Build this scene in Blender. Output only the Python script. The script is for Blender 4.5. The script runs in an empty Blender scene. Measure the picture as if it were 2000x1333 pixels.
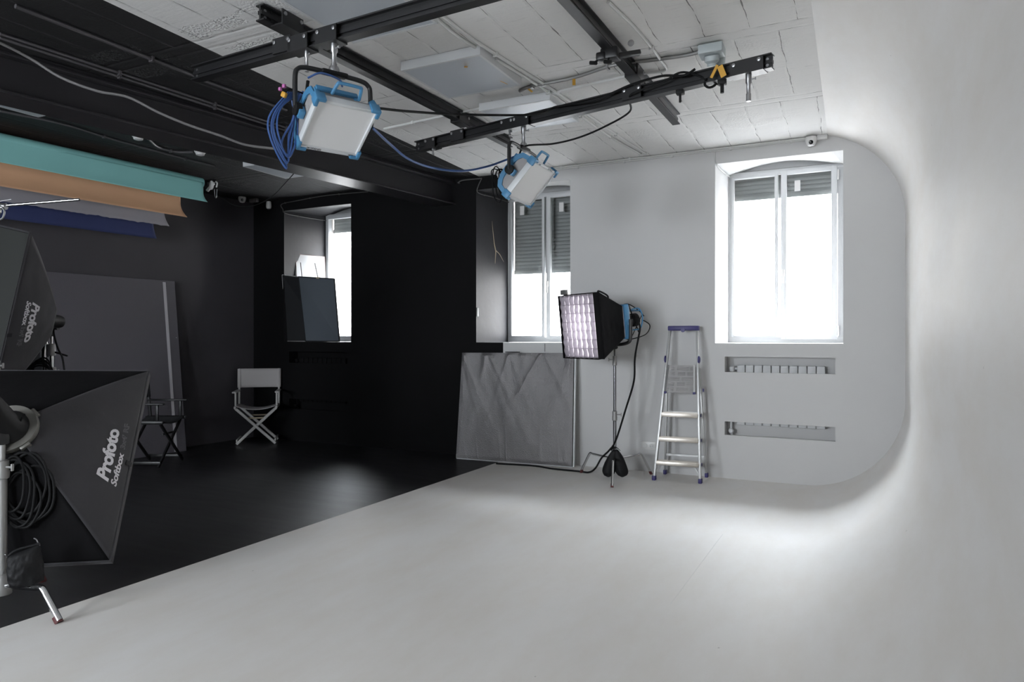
import bpy, bmesh, math, random
from mathutils import Vector, Matrix, noise
random.seed(7)
PI = math.pi
V = Vector
scene = bpy.context.scene
COL = scene.collection

# ------------------------------------------------------------------ camera frame (room axes: X right, Y to the window wall)
YAW = math.radians(26.3); CY, SY = math.cos(YAW), math.sin(YAW)
FPX, HC = 1345.0, 1.35
RV = V((CY, SY, 0)); FV = V((-SY, CY, 0)); UP = V((0, 0, 1))
def ray(px, py):
    return FV + RV*((px-1000)/FPX) + UP*((660-py)/FPX)
def atD(px, py, d): return V((0, 0, HC)) + ray(px, py)*d
def atZ(px, py, z): r = ray(px, py); return V((0, 0, HC)) + r*((z-HC)/r.z)
def atY(px, py, y): r = ray(px, py); return V((0, 0, HC)) + r*(y/r.y)
def atX(px, py, x): r = ray(px, py); return V((0, 0, HC)) + r*(x/r.x)

# ------------------------------------------------------------------ materials
def lin(c): return tuple((v/12.92 if v <= .04045 else ((v+.055)/1.055)**2.4) for v in [x/255 for x in c])
def mat(name, rgb, rough=.6, metal=0, bump=0, bscale=40, var=0, vscale=4, spec=.5, sheen=0, trans=0, linear=None):
    m = bpy.data.materials.new(name); m.use_nodes = True
    nt = m.node_tree; N = nt.nodes; L = nt.links
    b = N['Principled BSDF']
    c = linear if linear else lin(rgb)
    b.inputs['Base Color'].default_value = (*c, 1)
    b.inputs['Roughness'].default_value = rough
    b.inputs['Metallic'].default_value = metal
    b.inputs['Specular IOR Level'].default_value = spec
    if sheen: b.inputs['Sheen Weight'].default_value = sheen
    tc = N.new('ShaderNodeTexCoord')
    if var:
        n = N.new('ShaderNodeTexNoise'); n.inputs['Scale'].default_value = vscale; n.inputs['Detail'].default_value = 6
        L.new(tc.outputs['Object'], n.inputs['Vector'])
        mx = N.new('ShaderNodeMix'); mx.data_type = 'RGBA'
        mx.inputs[6].default_value = (*[v*(1-var) for v in c], 1); mx.inputs[7].default_value = (*[min(1, v*(1+var)) for v in c], 1)
        L.new(n.outputs['Fac'], mx.inputs[0]); L.new(mx.outputs[2], b.inputs['Base Color'])
    if bump:
        n2 = N.new('ShaderNodeTexNoise'); n2.inputs['Scale'].default_value = bscale; n2.inputs['Detail'].default_value = 5
        L.new(tc.outputs['Object'], n2.inputs['Vector'])
        bp = N.new('ShaderNodeBump'); bp.inputs['Strength'].default_value = bump; bp.inputs['Distance'].default_value = .01
        L.new(n2.outputs['Fac'], bp.inputs['Height']); L.new(bp.outputs['Normal'], b.inputs['Normal'])
    return m

M = {}
M['white_wall'] = mat('white_wall_paint', 0, .75, linear=(.62, .617, .615), bump=.06, bscale=18, var=.02, vscale=3)
M['black_wall'] = mat('black_wall_paint', 0, .8, spec=.2, linear=(.0030, .0028, .0034), bump=.12, bscale=30, var=.25, vscale=2)
M['jamb'] = mat('black_paint_lit_recess', 0, .6, spec=.35, linear=(.018, .017, .0195), bump=.15, bscale=12, var=.3, vscale=3)  # black wall paint made lighter in the recesses, imitating daylight on them
M['beam'] = mat('black_steel_beam_paint', 0, .42, linear=(.021, .0195, .022), bump=.1, bscale=14, var=.2, vscale=2)
M['side_black'] = mat('charcoal_wall_paint', 0, .7, linear=(.052, .048, .055), bump=.12, bscale=30, var=.15, vscale=2)
M['cyc'] = mat('cyclorama_paint', 0, .6, linear=(.78, .785, .79), bump=.03, bscale=6, var=.015, vscale=1.2)
M['pvc'] = mat('white_window_plastic', 0, .4, linear=(.64, .65, .66))
M['shutter'] = mat('grey_roller_shutter', 0, .6, linear=(.30, .315, .31))
M['black_metal'] = mat('black_powder_coat', 0, .38, linear=(.012, .012, .013), bump=.05, bscale=200)
M['black_plastic'] = mat('black_plastic', 0, .6, spec=.3, linear=(.005, .005, .0055))
M['black_rubber'] = mat('black_rubber', 0, .7, spec=.25, linear=(.005, .005, .0055))
M['ring_metal'] = mat('dark_grey_cast_metal', 0, .5, .5, linear=(.16, .155, .14), bump=.1, bscale=60)
M['pale_dim_cable'] = mat('dusty_grey_cable', 0, .6, linear=(.075, .072, .07))
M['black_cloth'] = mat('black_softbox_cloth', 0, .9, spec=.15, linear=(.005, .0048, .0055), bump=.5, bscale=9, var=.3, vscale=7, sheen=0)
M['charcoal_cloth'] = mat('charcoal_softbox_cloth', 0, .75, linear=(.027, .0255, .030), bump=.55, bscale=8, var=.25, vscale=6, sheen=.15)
M['bag'] = mat('black_sandbag_cloth', 0, .65, spec=.3, linear=(.007, .007, .008), bump=.7, bscale=14)
M['chrome'] = mat('polished_chrome', 0, .16, 1, linear=(.72, .72, .73))
M['satin'] = mat('satin_steel', 0, .36, 1, linear=(.38, .38, .39), bump=.04, bscale=80)
M['chrome_dark'] = mat('worn_chrome', 0, .22, 1, linear=(.26, .26, .27))
M['alu'] = mat('brushed_aluminium', 0, .45, 1, linear=(.52, .52, .515), bump=.05, bscale=60)
M['alu_gold'] = mat('worn_warm_aluminium', 0, .38, 1, linear=(.56, .52, .47), bump=.05, bscale=60)
M['dull_steel'] = mat('dull_grey_steel', 0, .5, .6, linear=(.30, .295, .29), bump=.1, bscale=60)
M['red_rubber'] = mat('dull_red_foot', 0, .6, linear=(.09, .018, .018))
M['navy_plastic'] = mat('dark_blue_plastic', 0, .45, linear=(.028, .022, .13))
M['blue'] = mat('sky_blue_lamp_metal', 0, .45, linear=(.065, .225, .41))
M['blue_cable'] = mat('blue_cable', 0, .45, linear=(.035, .09, .27))
M['grey_cable'] = mat('grey_cable', 0, .5, linear=(.12, .115, .115))
M['lamp_frame'] = mat('pale_lamp_frame', 0, .4, linear=(.66, .68, .69))
M['lamp_grey'] = mat('grey_lamp_side', 0, .5, linear=(.32, .31, .31))
M['diffuser'] = mat('white_diffuser', 0, .55, linear=(.80, .80, .80))
M['panel_white'] = mat('ceiling_panel_diffuser', 0, .35, linear=(.50, .53, .57), var=.05, vscale=3)
M['panel_frame'] = mat('ceiling_panel_frame', 0, .5, linear=(.62, .63, .64))
M['text_white'] = mat('white_print', 0, .7, linear=(.75, .73, .76))
M['text_grey'] = mat('grey_print', 0, .7, linear=(.22, .22, .23))
M['text_black'] = mat('black_print', 0, .6, linear=(.02, .02, .02))
M['teal'] = mat('teal_paper', 0, .8, linear=(.30, .66, .64), var=.05, vscale=1.5)
M['orange'] = mat('peach_brown_paper', 0, .8, linear=(.74, .43, .26), var=.08, vscale=2)
M['grey_paper'] = mat('grey_paper', 0, .8, linear=(.34, .33, .36))
M['blue_paper'] = mat('navy_paper', 0, .8, linear=(.026, .038, .125), var=.12, vscale=3)
M['chair_white'] = mat('pale_painted_wood', 0, .55, linear=(.50, .49, .48))
M['canvas_white'] = mat('pale_canvas', 0, .9, linear=(.50, .48, .48), bump=.2, bscale=300)
M['wood_light'] = mat('bare_wood', 0, .6, linear=(.42, .35, .24))
M['canvas_black'] = mat('black_canvas', 0, .9, linear=(.022, .023, .026), bump=.2, bscale=300)
M['flag'] = mat('dark_flag_cloth', 0, .5, linear=(.088, .104, .122), bump=.1, bscale=40)
M['flag_black'] = mat('black_flag_cloth', 0, .8, linear=(.008, .009, .011))
M['foam'] = mat('white_foam_board', 0, .6, linear=(.8, .8, .8))
M['copper'] = mat('coppery_wood_edge', 0, .5, linear=(.12, .055, .04))
M['tape'] = mat('yellow_gaffer_tape', 0, .55, linear=(.62, .33, .04))
M['pink'] = mat('pink_clip', 0, .5, linear=(.45, .12, .35))
M['conduit'] = mat('white_conduit', 0, .5, linear=(.66, .66, .65))
M['black_conduit'] = mat('black_painted_conduit', 0, .45, linear=(.075, .07, .075))
M['box_grey'] = mat('grey_junction_box', 0, .45, linear=(.50, .55, .56))
M['white_plastic'] = mat('white_plastic', 0, .35, linear=(.72, .71, .70))
M['dark_lens'] = mat('dark_lens', 0, .1, linear=(.01, .01, .012))
M['stripe'] = mat('pale_grey_strip', 0, .6, linear=(.52, .50, .53))
M['facade'] = mat('outside_render', 0, .9, linear=(.48, .455, .43), var=.05, vscale=.4)
M['ground'] = mat('outside_ground', 0, .9, linear=(.2, .2, .2))

def board_mat():
    m = mat('black_textured_board', 0, .40, linear=(.105, .098, .112))
    nt = m.node_tree; N = nt.nodes; L = nt.links; b = N['Principled BSDF']
    tc = N['Texture Coordinate']
    n = N.new('ShaderNodeTexNoise'); n.inputs['Scale'].default_value = 170; n.inputs['Detail'].default_value = 3
    mp = N.new('ShaderNodeMapping'); mp.inputs['Scale'].default_value = (1, .45, 1)
    L.new(tc.outputs['Object'], mp.inputs[0]); L.new(mp.outputs[0], n.inputs['Vector'])
    bp = N.new('ShaderNodeBump'); bp.inputs['Strength'].default_value = .6; bp.inputs['Distance'].default_value = .004
    L.new(n.outputs['Fac'], bp.inputs['Height']); L.new(bp.outputs['Normal'], b.inputs['Normal'])
    return m
M['board'] = board_mat()

def silver_mat():
    m = mat('silver_reflector_cloth', 0, .40, .8, linear=(.28, .27, .277))
    nt = m.node_tree; N = nt.nodes; L = nt.links; b = N['Principled BSDF']; tc = N['Texture Coordinate']
    n = N.new('ShaderNodeTexNoise'); n.inputs['Scale'].default_value = 120; n.inputs['Detail'].default_value = 4
    L.new(tc.outputs['Object'], n.inputs['Vector'])
    bp = N.new('ShaderNodeBump'); bp.inputs['Strength'].default_value = .9; bp.inputs['Distance'].default_value = .008
    L.new(n.outputs['Fac'], bp.inputs['Height']); L.new(bp.outputs['Normal'], b.inputs['Normal'])
    return m
M['silver'] = silver_mat()

def floor_mat(name, base, r0, r1, dark):
    """painted floor: long scuffs, faint boards, uneven gloss"""
    m = bpy.data.materials.new(name); m.use_nodes = True
    nt = m.node_tree; N = nt.nodes; L = nt.links; b = N['Principled BSDF']
    g = N.new('ShaderNodeNewGeometry')
    mp = N.new('ShaderNodeMapping'); L.new(g.outputs['Position'], mp.inputs[0])
    mp.inputs['Scale'].default_value = (1, .35, 1) if not dark else (.5, 3, 1)
    n = N.new('ShaderNodeTexNoise'); n.inputs['Scale'].default_value = 3.2; n.inputs['Detail'].default_value = 8; n.inputs['Roughness'].default_value = .65
    L.new(mp.outputs[0], n.inputs['Vector'])
    cr = N.new('ShaderNodeValToRGB')
    cr.color_ramp.elements[0].position = .3; cr.color_ramp.elements[1].position = .62
    if dark:
        cr.color_ramp.elements[0].color = (*[v*.6 for v in base], 1); cr.color_ramp.elements[1].color = (*[v*1.5 for v in base], 1)
    else:
        cr.color_ramp.elements[0].color = (base[0]*.93, base[1]*.905, base[2]*.87, 1); cr.color_ramp.elements[1].color = (*base, 1)
    L.new(n.outputs['Fac'], cr.inputs[0]); 
    last = cr.outputs[0]
    if not dark:   # small dark specks of dirt
        vn = N.new('ShaderNodeTexVoronoi'); vn.inputs['Scale'].default_value = 3.0
        L.new(g.outputs['Position'], vn.inputs['Vector'])
        lt = N.new('ShaderNodeMath'); lt.operation = 'LESS_THAN'; lt.inputs[1].default_value = .015
        L.new(vn.outputs['Distance'], lt.inputs[0])
        mx = N.new('ShaderNodeMix'); mx.data_type = 'RGBA'; L.new(lt.outputs[0], mx.inputs[0]); L.new(last, mx.inputs[6])
        mx.inputs[7].default_value = (.5, .48, .46, 1); last = mx.outputs[2]
    L.new(last, b.inputs['Base Color'])
    mr = N.new('ShaderNodeMapRange'); mr.inputs['To Min'].default_value = r0; mr.inputs['To Max'].default_value = r1
    L.new(n.outputs['Fac'], mr.inputs[0]); L.new(mr.outputs[0], b.inputs['Roughness'])
    bp = N.new('ShaderNodeBump'); bp.inputs['Strength'].default_value = .12 if dark else .04; bp.inputs['Distance'].default_value = .004
    if dark:
        br = N.new('ShaderNodeTexBrick'); br.inputs['Scale'].default_value = 1; br.inputs['Brick Width'].default_value = 1.25
        br.inputs['Row Height'].default_value = .19; br.inputs['Mortar Size'].default_value = .002
        br.inputs['Color1'].default_value = (1, 1, 1, 1); br.inputs['Color2'].default_value = (.9, .9, .9, 1); br.inputs['Mortar'].default_value = (0, 0, 0, 1)
        L.new(g.outputs['Position'], br.inputs['Vector'])
        ad = N.new('ShaderNodeMath'); ad.operation = 'ADD'; L.new(br.outputs['Color'], ad.inputs[0]); L.new(n.outputs['Fac'], ad.inputs[1])
        L.new(ad.outputs[0], bp.inputs['Height'])
    else: L.new(n.outputs['Fac'], bp.inputs['Height'])
    L.new(bp.outputs['Normal'], b.inputs['Normal'])
    return m
M['floor_black'] = floor_mat('black_floor_boards', (.0125, .0118, .013), .34, .56, True)
M['floor_white'] = floor_mat('white_painted_floor', (.77, .755, .738), .45, .62, False)
M['cyc'] = M['floor_white']

def ceiling_mat(name, base, crack, bumpd):
    """board-marked concrete: flush joists along X, boards along Y between them, broken joints"""
    m = bpy.data.materials.new(name); m.use_nodes = True
    nt = m.node_tree; N = nt.nodes; L = nt.links; b = N['Principled BSDF']
    def mth(op, a, bb=None, cc=None):
        q = N.new('ShaderNodeMath'); q.operation = op
        for i, v in enumerate((a, bb, cc)):
            if v is None: continue
            if isinstance(v, (int, float)): q.inputs[i].default_value = v
            else: L.new(v, q.inputs[i])
        return q.outputs[0]
    g = N.new('ShaderNodeNewGeometry')
    wn = N.new('ShaderNodeTexNoise'); wn.inputs['Scale'].default_value = 3; wn.inputs['Detail'].default_value = 4
    L.new(g.outputs['Position'], wn.inputs['Vector'])
    wob = mth('MULTIPLY', mth('SUBTRACT', wn.outputs['Fac'], .5), .05)
    sp = N.new('ShaderNodeSeparateXYZ'); L.new(g.outputs['Position'], sp.inputs[0])
    x = mth('ADD', sp.outputs['X'], wob); y = mth('ADD', sp.outputs['Y'], mth('MULTIPLY', wob, .5))
    PY, Y0 = 1.325, 4.325
    ys = mth('DIVIDE', mth('SUBTRACT', y, Y0), PY)
    bay = mth('FLOOR', mth('ADD', ys, .5))
    yd = mth('MULTIPLY', mth('ABSOLUTE', mth('SUBTRACT', ys, bay)), PY)      # distance to joist centre
    bay2 = mth('FLOOR', ys)
    xs = mth('DIVIDE', mth('ADD', x, mth('MULTIPLY', bay2, .113)), .262)
    xd = mth('MULTIPLY', mth('ABSOLUTE', mth('SUBTRACT', mth('FRACT', xs), .5)), .262)
    joist = mth('LESS_THAN', yd, .05)
    # broken-up line masks
    bn = N.new('ShaderNodeTexNoise'); bn.inputs['Scale'].default_value = 7; bn.inputs['Detail'].default_value = 3
    L.new(g.outputs['Position'], bn.inputs['Vector'])
    thick = N.new('ShaderNodeMapRange'); thick.inputs['From Min'].default_value = .42; thick.inputs['From Max'].default_value = .72
    thick.inputs['To Min'].default_value = .0; thick.inputs['To Max'].default_value = .0046
    L.new(bn.outputs['Fac'], thick.inputs[0])
    lb = mth('LESS_THAN', mth('ABSOLUTE', xd), thick.outputs[0])
    lb = mth('MULTIPLY', lb, mth('SUBTRACT', 1, joist))
    lj = mth('LESS_THAN', mth('ABSOLUTE', mth('SUBTRACT', yd, .052)), thick.outputs[0])
    line = mth('MAXIMUM', lb, lj)
    # small hairline scratches across boards
    vo = N.new('ShaderNodeTexNoise'); vo.inputs['Scale'].default_value = 5; vo.inputs['Detail'].default_value = 9; vo.inputs['Roughness'].default_value = .7
    mp = N.new('ShaderNodeMapping'); mp.inputs['Scale'].default_value = (1.2, 9, 1); L.new(g.outputs['Position'], mp.inputs[0]); L.new(mp.outputs[0], vo.inputs['Vector'])
    cr = N.new('ShaderNodeValToRGB'); cr.color_ramp.elements[0].position = .27; cr.color_ramp.elements[1].position = .42
    cr.color_ramp.elements[0].color = (*[v*.78 for v in base], 1); cr.color_ramp.elements[1].color = (*base, 1)
    L.new(vo.outputs['Fac'], cr.inputs[0])
    mx = N.new('ShaderNodeMix'); mx.data_type = 'RGBA'; L.new(mth('MULTIPLY', line, .8), mx.inputs[0]); L.new(cr.outputs[0], mx.inputs[6]); mx.inputs[7].default_value = (*crack, 1)
    L.new(mx.outputs[2], b.inputs['Base Color'])
    b.inputs['Roughness'].default_value = .7
    # soft groove + board height + crumbly patches
    rn = N.new('ShaderNodeTexNoise'); rn.inputs['Scale'].default_value = 55; rn.inputs['Detail'].default_value = 6; L.new(g.outputs['Position'], rn.inputs['Vector'])
    pm = N.new('ShaderNodeTexNoise'); pm.inputs['Scale'].default_value = 1.7; L.new(g.outputs['Position'], pm.inputs['Vector'])
    pmr = N.new('ShaderNodeMapRange'); pmr.inputs['From Min'].default_value = .6; pmr.inputs['From Max'].default_value = .72; L.new(pm.outputs['Fac'], pmr.inputs[0])
    groove = N.new('ShaderNodeMapRange'); groove.inputs['From Min'].default_value = 0; groove.inputs['From Max'].default_value = .018; L.new(xd, groove.inputs[0])
    groove2 = N.new('ShaderNodeMapRange'); groove2.inputs['From Min'].default_value = .0; groove2.inputs['From Max'].default_value = .02
    L.new(mth('ABSOLUTE', mth('SUBTRACT', yd, .052)), groove2.inputs[0])
    h = mth('ADD', mth('MULTIPLY', mth('MAXIMUM', groove.outputs[0], joist), .5), mth('MULTIPLY', groove2.outputs[0], .5))
    h = mth('ADD', h, mth('MULTIPLY', joist, -.9))
    h = mth('ADD', h, mth('MULTIPLY', vo.outputs['Fac'], .35))
    h = mth('ADD', h, mth('MULTIPLY', mth('MULTIPLY', rn.outputs['Fac'], pmr.outputs[0]), 2.2))
    mx_ = mth('LESS_THAN', mth('ABSOLUTE', mth('SUBTRACT', mth('ABSOLUTE', mth('ADD', x, 3.85)), .5)), mth('MULTIPLY', bn.outputs['Fac'], .5))
    my_ = mth('LESS_THAN', mth('ABSOLUTE', mth('SUBTRACT', mth('ABSOLUTE', mth('SUBTRACT', y, 3.0)), .15)), mth('MULTIPLY', bn.outputs['Fac'], .13))
    rv = N.new('ShaderNodeTexVoronoi'); rv.inputs['Scale'].default_value = 62; L.new(g.outputs['Position'], rv.inputs['Vector'])
    h = mth('ADD', h, mth('MULTIPLY', mth('MULTIPLY', mx_, my_), mth('ADD', mth('MULTIPLY', rv.outputs['Distance'], 1.6), mth('MULTIPLY', rn.outputs['Fac'], 3.0))))
    h = mth('ADD', h, mth('MULTIPLY', rn.outputs['Fac'], .16))
    h = mth('ADD', h, mth('MULTIPLY', mth('FRACT', mth('MULTIPLY', mth('SINE', mth('ADD', mth('FLOOR', xs), mth('MULTIPLY', bay2, 7.3))), 43.7)), .6))
    bp = N.new('ShaderNodeBump'); bp.inputs['Strength'].default_value = .8; bp.inputs['Distance'].default_value = bumpd; 
    L.new(h, bp.inputs['Height']); L.new(bp.outputs['Normal'], b.inputs['Normal'])
    return m
M['ceil_white'] = ceiling_mat('white_board_marked_ceiling', (.80, .79, .775), (.07, .065, .06), .008)
M['ceil_black'] = ceiling_mat('black_board_marked_ceiling', (.0085, .008, .0085), (.10, .095, .10), .018)

def glass_mat():
    m = bpy.data.materials.new('window_glass'); m.use_nodes = True
    nt = m.node_tree; N = nt.nodes; L = nt.links; N.remove(N['Principled BSDF'])
    t = N.new('ShaderNodeBsdfTransparent'); t.inputs[0].default_value = (.96, .97, .97, 1)
    gl = N.new('ShaderNodeBsdfGlossy'); gl.inputs['Roughness'].default_value = .02
    fr = N.new('ShaderNodeFresnel'); fr.inputs['IOR'].default_value = 1.45
    mx = N.new('ShaderNodeMixShader'); L.new(fr.outputs[0], mx.inputs[0]); L.new(t.outputs[0], mx.inputs[1]); L.new(gl.outputs[0], mx.inputs[2])
    L.new(mx.outputs[0], N['Material Output'].inputs[0])
    return m
M['glass'] = glass_mat()

def translucent_mat(name, col, fac=.6):
    m = bpy.data.materials.new(name); m.use_nodes = True
    nt = m.node_tree; N = nt.nodes; L = nt.links; N.remove(N['Principled BSDF'])
    t = N.new('ShaderNodeBsdfTranslucent'); t.inputs[0].default_value = (*col, 1)
    d = N.new('ShaderNodeBsdfDiffuse'); d.inputs[0].default_value = (*col, 1)
    mx = N.new('ShaderNodeMixShader'); mx.inputs[0].default_value = fac
    L.new(d.outputs[0], mx.inputs[1]); L.new(t.outputs[0], mx.inputs[2]); L.new(mx.outputs[0], N['Material Output'].inputs[0])
    return m
M['silk'] = translucent_mat('softbox_silk', (.86, .84, .87), .65)
M['grid'] = translucent_mat('pale_grid_cloth', (.60, .58, .62), .35)
M['dark_silk'] = mat('dull_green_grey_diffuser', 0, .8, linear=(.018, .020, .018), bump=.4, bscale=7)

# ------------------------------------------------------------------ mesh builder
SPLITN = {'clip', 'collar', 'bolt', 'rivet', 'wing_knob', 'end_bolt', 'hinge', 'knob', 'platform_clip', 'socket_ring', 'pin_hole', 'mounting_pin', 'rear_crossbar', 'step_bracket', 'rear_guard_bar', 'plug', 'valve', 'lead', 'window_muntin', 'platform_edge', 'edge_trim', 'cable_loop', 'lamp_lead', 'cable_ring', 'lamp_edge', 'socket', 'wire'}
class MB:
    def islands(s):
        par = list(range(len(s.v)))
        def f(a):
            while par[a] != a: par[a] = par[par[a]]; a = par[a]
            return a
        for fc in s.f:
            for q in fc[1:]: par[f(q)] = f(fc[0])
        out = {}
        for i, fc in enumerate(s.f): out.setdefault(f(fc[0]), []).append(i)
        res = []
        for ids in out.values():
            used = sorted({v for i in ids for v in s.f[i]}); mp = {v: k for k, v in enumerate(used)}
            b = MB(); b.v = [s.v[v] for v in used]; b.f = [[mp[v] for v in s.f[i]] for i in ids]; b.m = [s.m[i] for i in ids]; res.append(b)
        return res
    def __init__(s): s.v = []; s.f = []; s.m = []; s.mi = 0
    def add(s, vs, fs):
        o = len(s.v); s.v += [V(v) for v in vs]
        for f in fs: s.f.append([o+i for i in f]); s.m.append(s.mi)
        return s
    def box(s, c, size, R=None, bev=0):
        hx, hy, hz = size[0]/2, size[1]/2, size[2]/2
        R = R or Matrix.Identity(3); c = V(c)
        if bev <= 0:
            vs = [c + R @ V((x, y, z)) for x in (-hx, hx) for y in (-hy, hy) for z in (-hz, hz)]
            return s.add(vs, [(0, 1, 3, 2), (4, 6, 7, 5), (0, 4, 5, 1), (2, 3, 7, 6), (0, 2, 6, 4), (1, 5, 7, 3)])
        bm = bmesh.new(); bmesh.ops.create_cube(bm, size=1)
        for v in bm.verts: v.co = V((v.co.x*size[0], v.co.y*size[1], v.co.z*size[2]))
        bmesh.ops.bevel(bm, geom=bm.edges[:], offset=min(bev, .45*min(size)), segments=2, affect='EDGES', profile=.5)
        bm.verts.index_update()
        vs = [c + R @ v.co for v in bm.verts]; fs = [[v.index for v in f.verts] for f in bm.faces]
        bm.free(); return s.add(vs, fs)
    def bar(s, a, b, w, h, up=UP, bev=0):
        """rectangular bar from a to b; w along side, h along up"""
        a, b = V(a), V(b); d = (b-a); L = d.length; d.normalize()
        x = d.cross(up)
        if x.length < 1e-4: x = d.cross(V((1, 0, 0)))
        x.normalize(); z = x.cross(d)
        R = Matrix((x, d, z)).transposed()
        return s.box((a+b)/2, (w, L, h), R, bev)
    def tube(s, pts, r, seg=10, cap=True, closed=False):
        pts = [V(p) for p in pts]; n = len(pts)
        rs = r if isinstance(r, (list, tuple)) else [r]*n
        tang = []
        for i in range(n):
            if closed: t = pts[(i+1) % n]-pts[i-1]
            else: t = pts[min(i+1, n-1)]-pts[max(i-1, 0)]
            if t.length < 1e-9: t = V((0, 0, 1))
            tang.append(t.normalized())
        u = tang[0].orthogonal().normalized(); vs = []
        for i in range(n):
            u = (u - tang[i]*u.dot(tang[i]))
            u = u.normalized() if u.length > 1e-6 else tang[i].orthogonal().normalized()
            w = tang[i].cross(u)
            for k in range(seg):
                a = 2*PI*k/seg; vs.append(pts[i] + (u*math.cos(a)+w*math.sin(a))*rs[i])
        fs = []
        for i in range(n if closed else n-1):
            for k in range(seg):
                a = i*seg+k; b = i*seg+(k+1) % seg; c = ((i+1) % n)*seg+(k+1) % seg; d = ((i+1) % n)*seg+k
                fs.append((a, b, c, d))
        if cap and not closed:
            fs.append(tuple(range(seg-1, -1, -1))); fs.append(tuple((n-1)*seg+k for k in range(seg)))
        return s.add(vs, fs)
    def lathe(s, prof, o, axis=UP, seg=24):
        """prof: list of (radius, height)"""
        axis = V(axis).normalized(); u = axis.orthogonal().normalized(); w = axis.cross(u); o = V(o); vs = []; fs = []
        for r, h in prof:
            for k in range(seg):
                a = 2*PI*k/seg; vs.append(o+axis*h+(u*math.cos(a)+w*math.sin(a))*max(r, 1e-5))
        n = len(prof)
        for i in range(n-1):
            for k in range(seg):
                fs.append((i*seg+k, i*seg+(k+1) % seg, (i+1)*seg+(k+1) % seg, (i+1)*seg+k))
        fs.append(tuple(range(seg-1, -1, -1))); fs.append(tuple((n-1)*seg+k for k in range(seg)))
        return s.add(vs, fs)
    def grid(s, fn, nu, nv):
        vs = [fn(i/nu, j/nv) for j in range(nv+1) for i in range(nu+1)]
        fs = [(j*(nu+1)+i, j*(nu+1)+i+1, (j+1)*(nu+1)+i+1, (j+1)*(nu+1)+i) for j in range(nv) for i in range(nu)]
        return s.add(vs, fs)
    def prism(s, poly, ext):
        """poly: 3d points of a flat outline, ext: extrusion vector"""
        n = len(poly); ext = V(ext)
        vs = [V(p) for p in poly]+[V(p)+ext for p in poly]
        fs = [tuple(range(n-1, -1, -1)), tuple(range(n, 2*n))]+[(i, (i+1) % n, n+(i+1) % n, n+i) for i in range(n)]
        return s.add(vs, fs)
    def build(s, name, mats, parent=None, smooth=True, solid=0, ang=40):
        if not isinstance(mats, (list, tuple)): mats = [mats]
        if parent is not None and name in SPLITN:
            isl = s.islands()
            if len(isl) > 1:
                last = None
                for q in isl: last = q.build1(name, mats, parent, smooth, solid, ang)
                return last
        return s.build1(name, mats, parent, smooth, solid, ang)
    def build1(s, name, mats, parent=None, smooth=True, solid=0, ang=40):
        me = bpy.data.meshes.new(name)
        org = V((0, 0, 0))
        if parent is not None: org = WORLD.get(parent.name, V((0, 0, 0)))
        elif s.v:
            xs = [v.x for v in s.v]; ys = [v.y for v in s.v]; zs = [v.z for v in s.v]
            org = V(((min(xs)+max(xs))/2, (min(ys)+max(ys))/2, min(zs)))
        me.from_pydata([tuple(v-org) for v in s.v], [], s.f); me.validate()
        for m in mats: me.materials.append(m)
        if len(mats) > 1 and len(me.polygons) == len(s.m):
            me.polygons.foreach_set('material_index', s.m)
        bm = bmesh.new(); bm.from_mesh(me)
        if not solid: bmesh.ops.recalc_face_normals(bm, faces=bm.faces)
        bm.to_mesh(me); bm.free()
        if smooth:
            me.polygons.foreach_set('use_smooth', [True]*len(me.polygons))
            try: me.set_sharp_from_angle(angle=math.radians(ang))
            except Exception: pass
        me.update()
        o = bpy.data.objects.new(name, me); COL.objects.link(o)
        if parent is not None:
            o.parent = parent; WORLD[o.name] = org
        else:
            o.location = org; WORLD[o.name] = org
        if solid:
            md = o.modifiers.new('thickness', 'SOLIDIFY'); md.thickness = solid; md.offset = 0
        return o
WORLD = {}

def thing(name, label, cat, loc=(0, 0, 0), group=None):
    o = bpy.data.objects.new(name, None); COL.objects.link(o); o.location = loc; o.empty_display_size = .1
    WORLD[o.name] = V(loc); o['label'] = label; o['category'] = cat
    if group: o['group'] = group
    return o
def tag(o, label, cat, group=None):
    o['label'] = label; o['category'] = cat
    if group: o['group'] = group
    return o
def struct(o): o['kind'] = 'structure'; return o
def smoothpath(pts, n=8):
    """Catmull-Rom through pts"""
    P = [V(p) for p in pts]; P = [P[0]*2-P[1]]+P+[P[-1]*2-P[-2]]; out = []
    for i in range(1, len(P)-2):
        for k in range(n):
            t = k/n; a, b, c, d = P[i-1:i+3]
            out.append(.5*((2*b)+(c-a)*t+(2*a-5*b+4*c-d)*t*t+(3*b-a-3*c+d)*t**3))
    out.append(P[-2]); return out
def loop_pts(c, u, v, ru, rv, n=28, wob=0, seed=0):
    rnd = random.Random(seed); ph = rnd.random()*6
    return [V(c)+V(u)*(ru*math.cos(2*PI*k/n)*(1+wob*math.sin(3*2*PI*k/n+ph)))+V(v)*(rv*math.sin(2*PI*k/n)*(1+wob*math.cos(2*2*PI*k/n+ph))) for k in range(n)]

# ------------------------------------------------------------------ room dimensions
YW, HCEIL, DEPTH = 6.84, 3.18, .87
XR = .41                      # right wall of the cyclorama
COVE = .80; XC = XR-COVE
YB = -3.4                     # wall behind the camera
def xleft(y): return -7.30-(YW-y)*math.tan(math.radians(4))
XLB = xleft(YB)
def xfloor(y): return -3.547+(y-1.81)*(-3.44+3.547)/(6.565-1.81)
def xceil(y): return -3.66-(y-3.0)*.036
SPLIT = -3.49                 # black/white edge on the window wall

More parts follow.
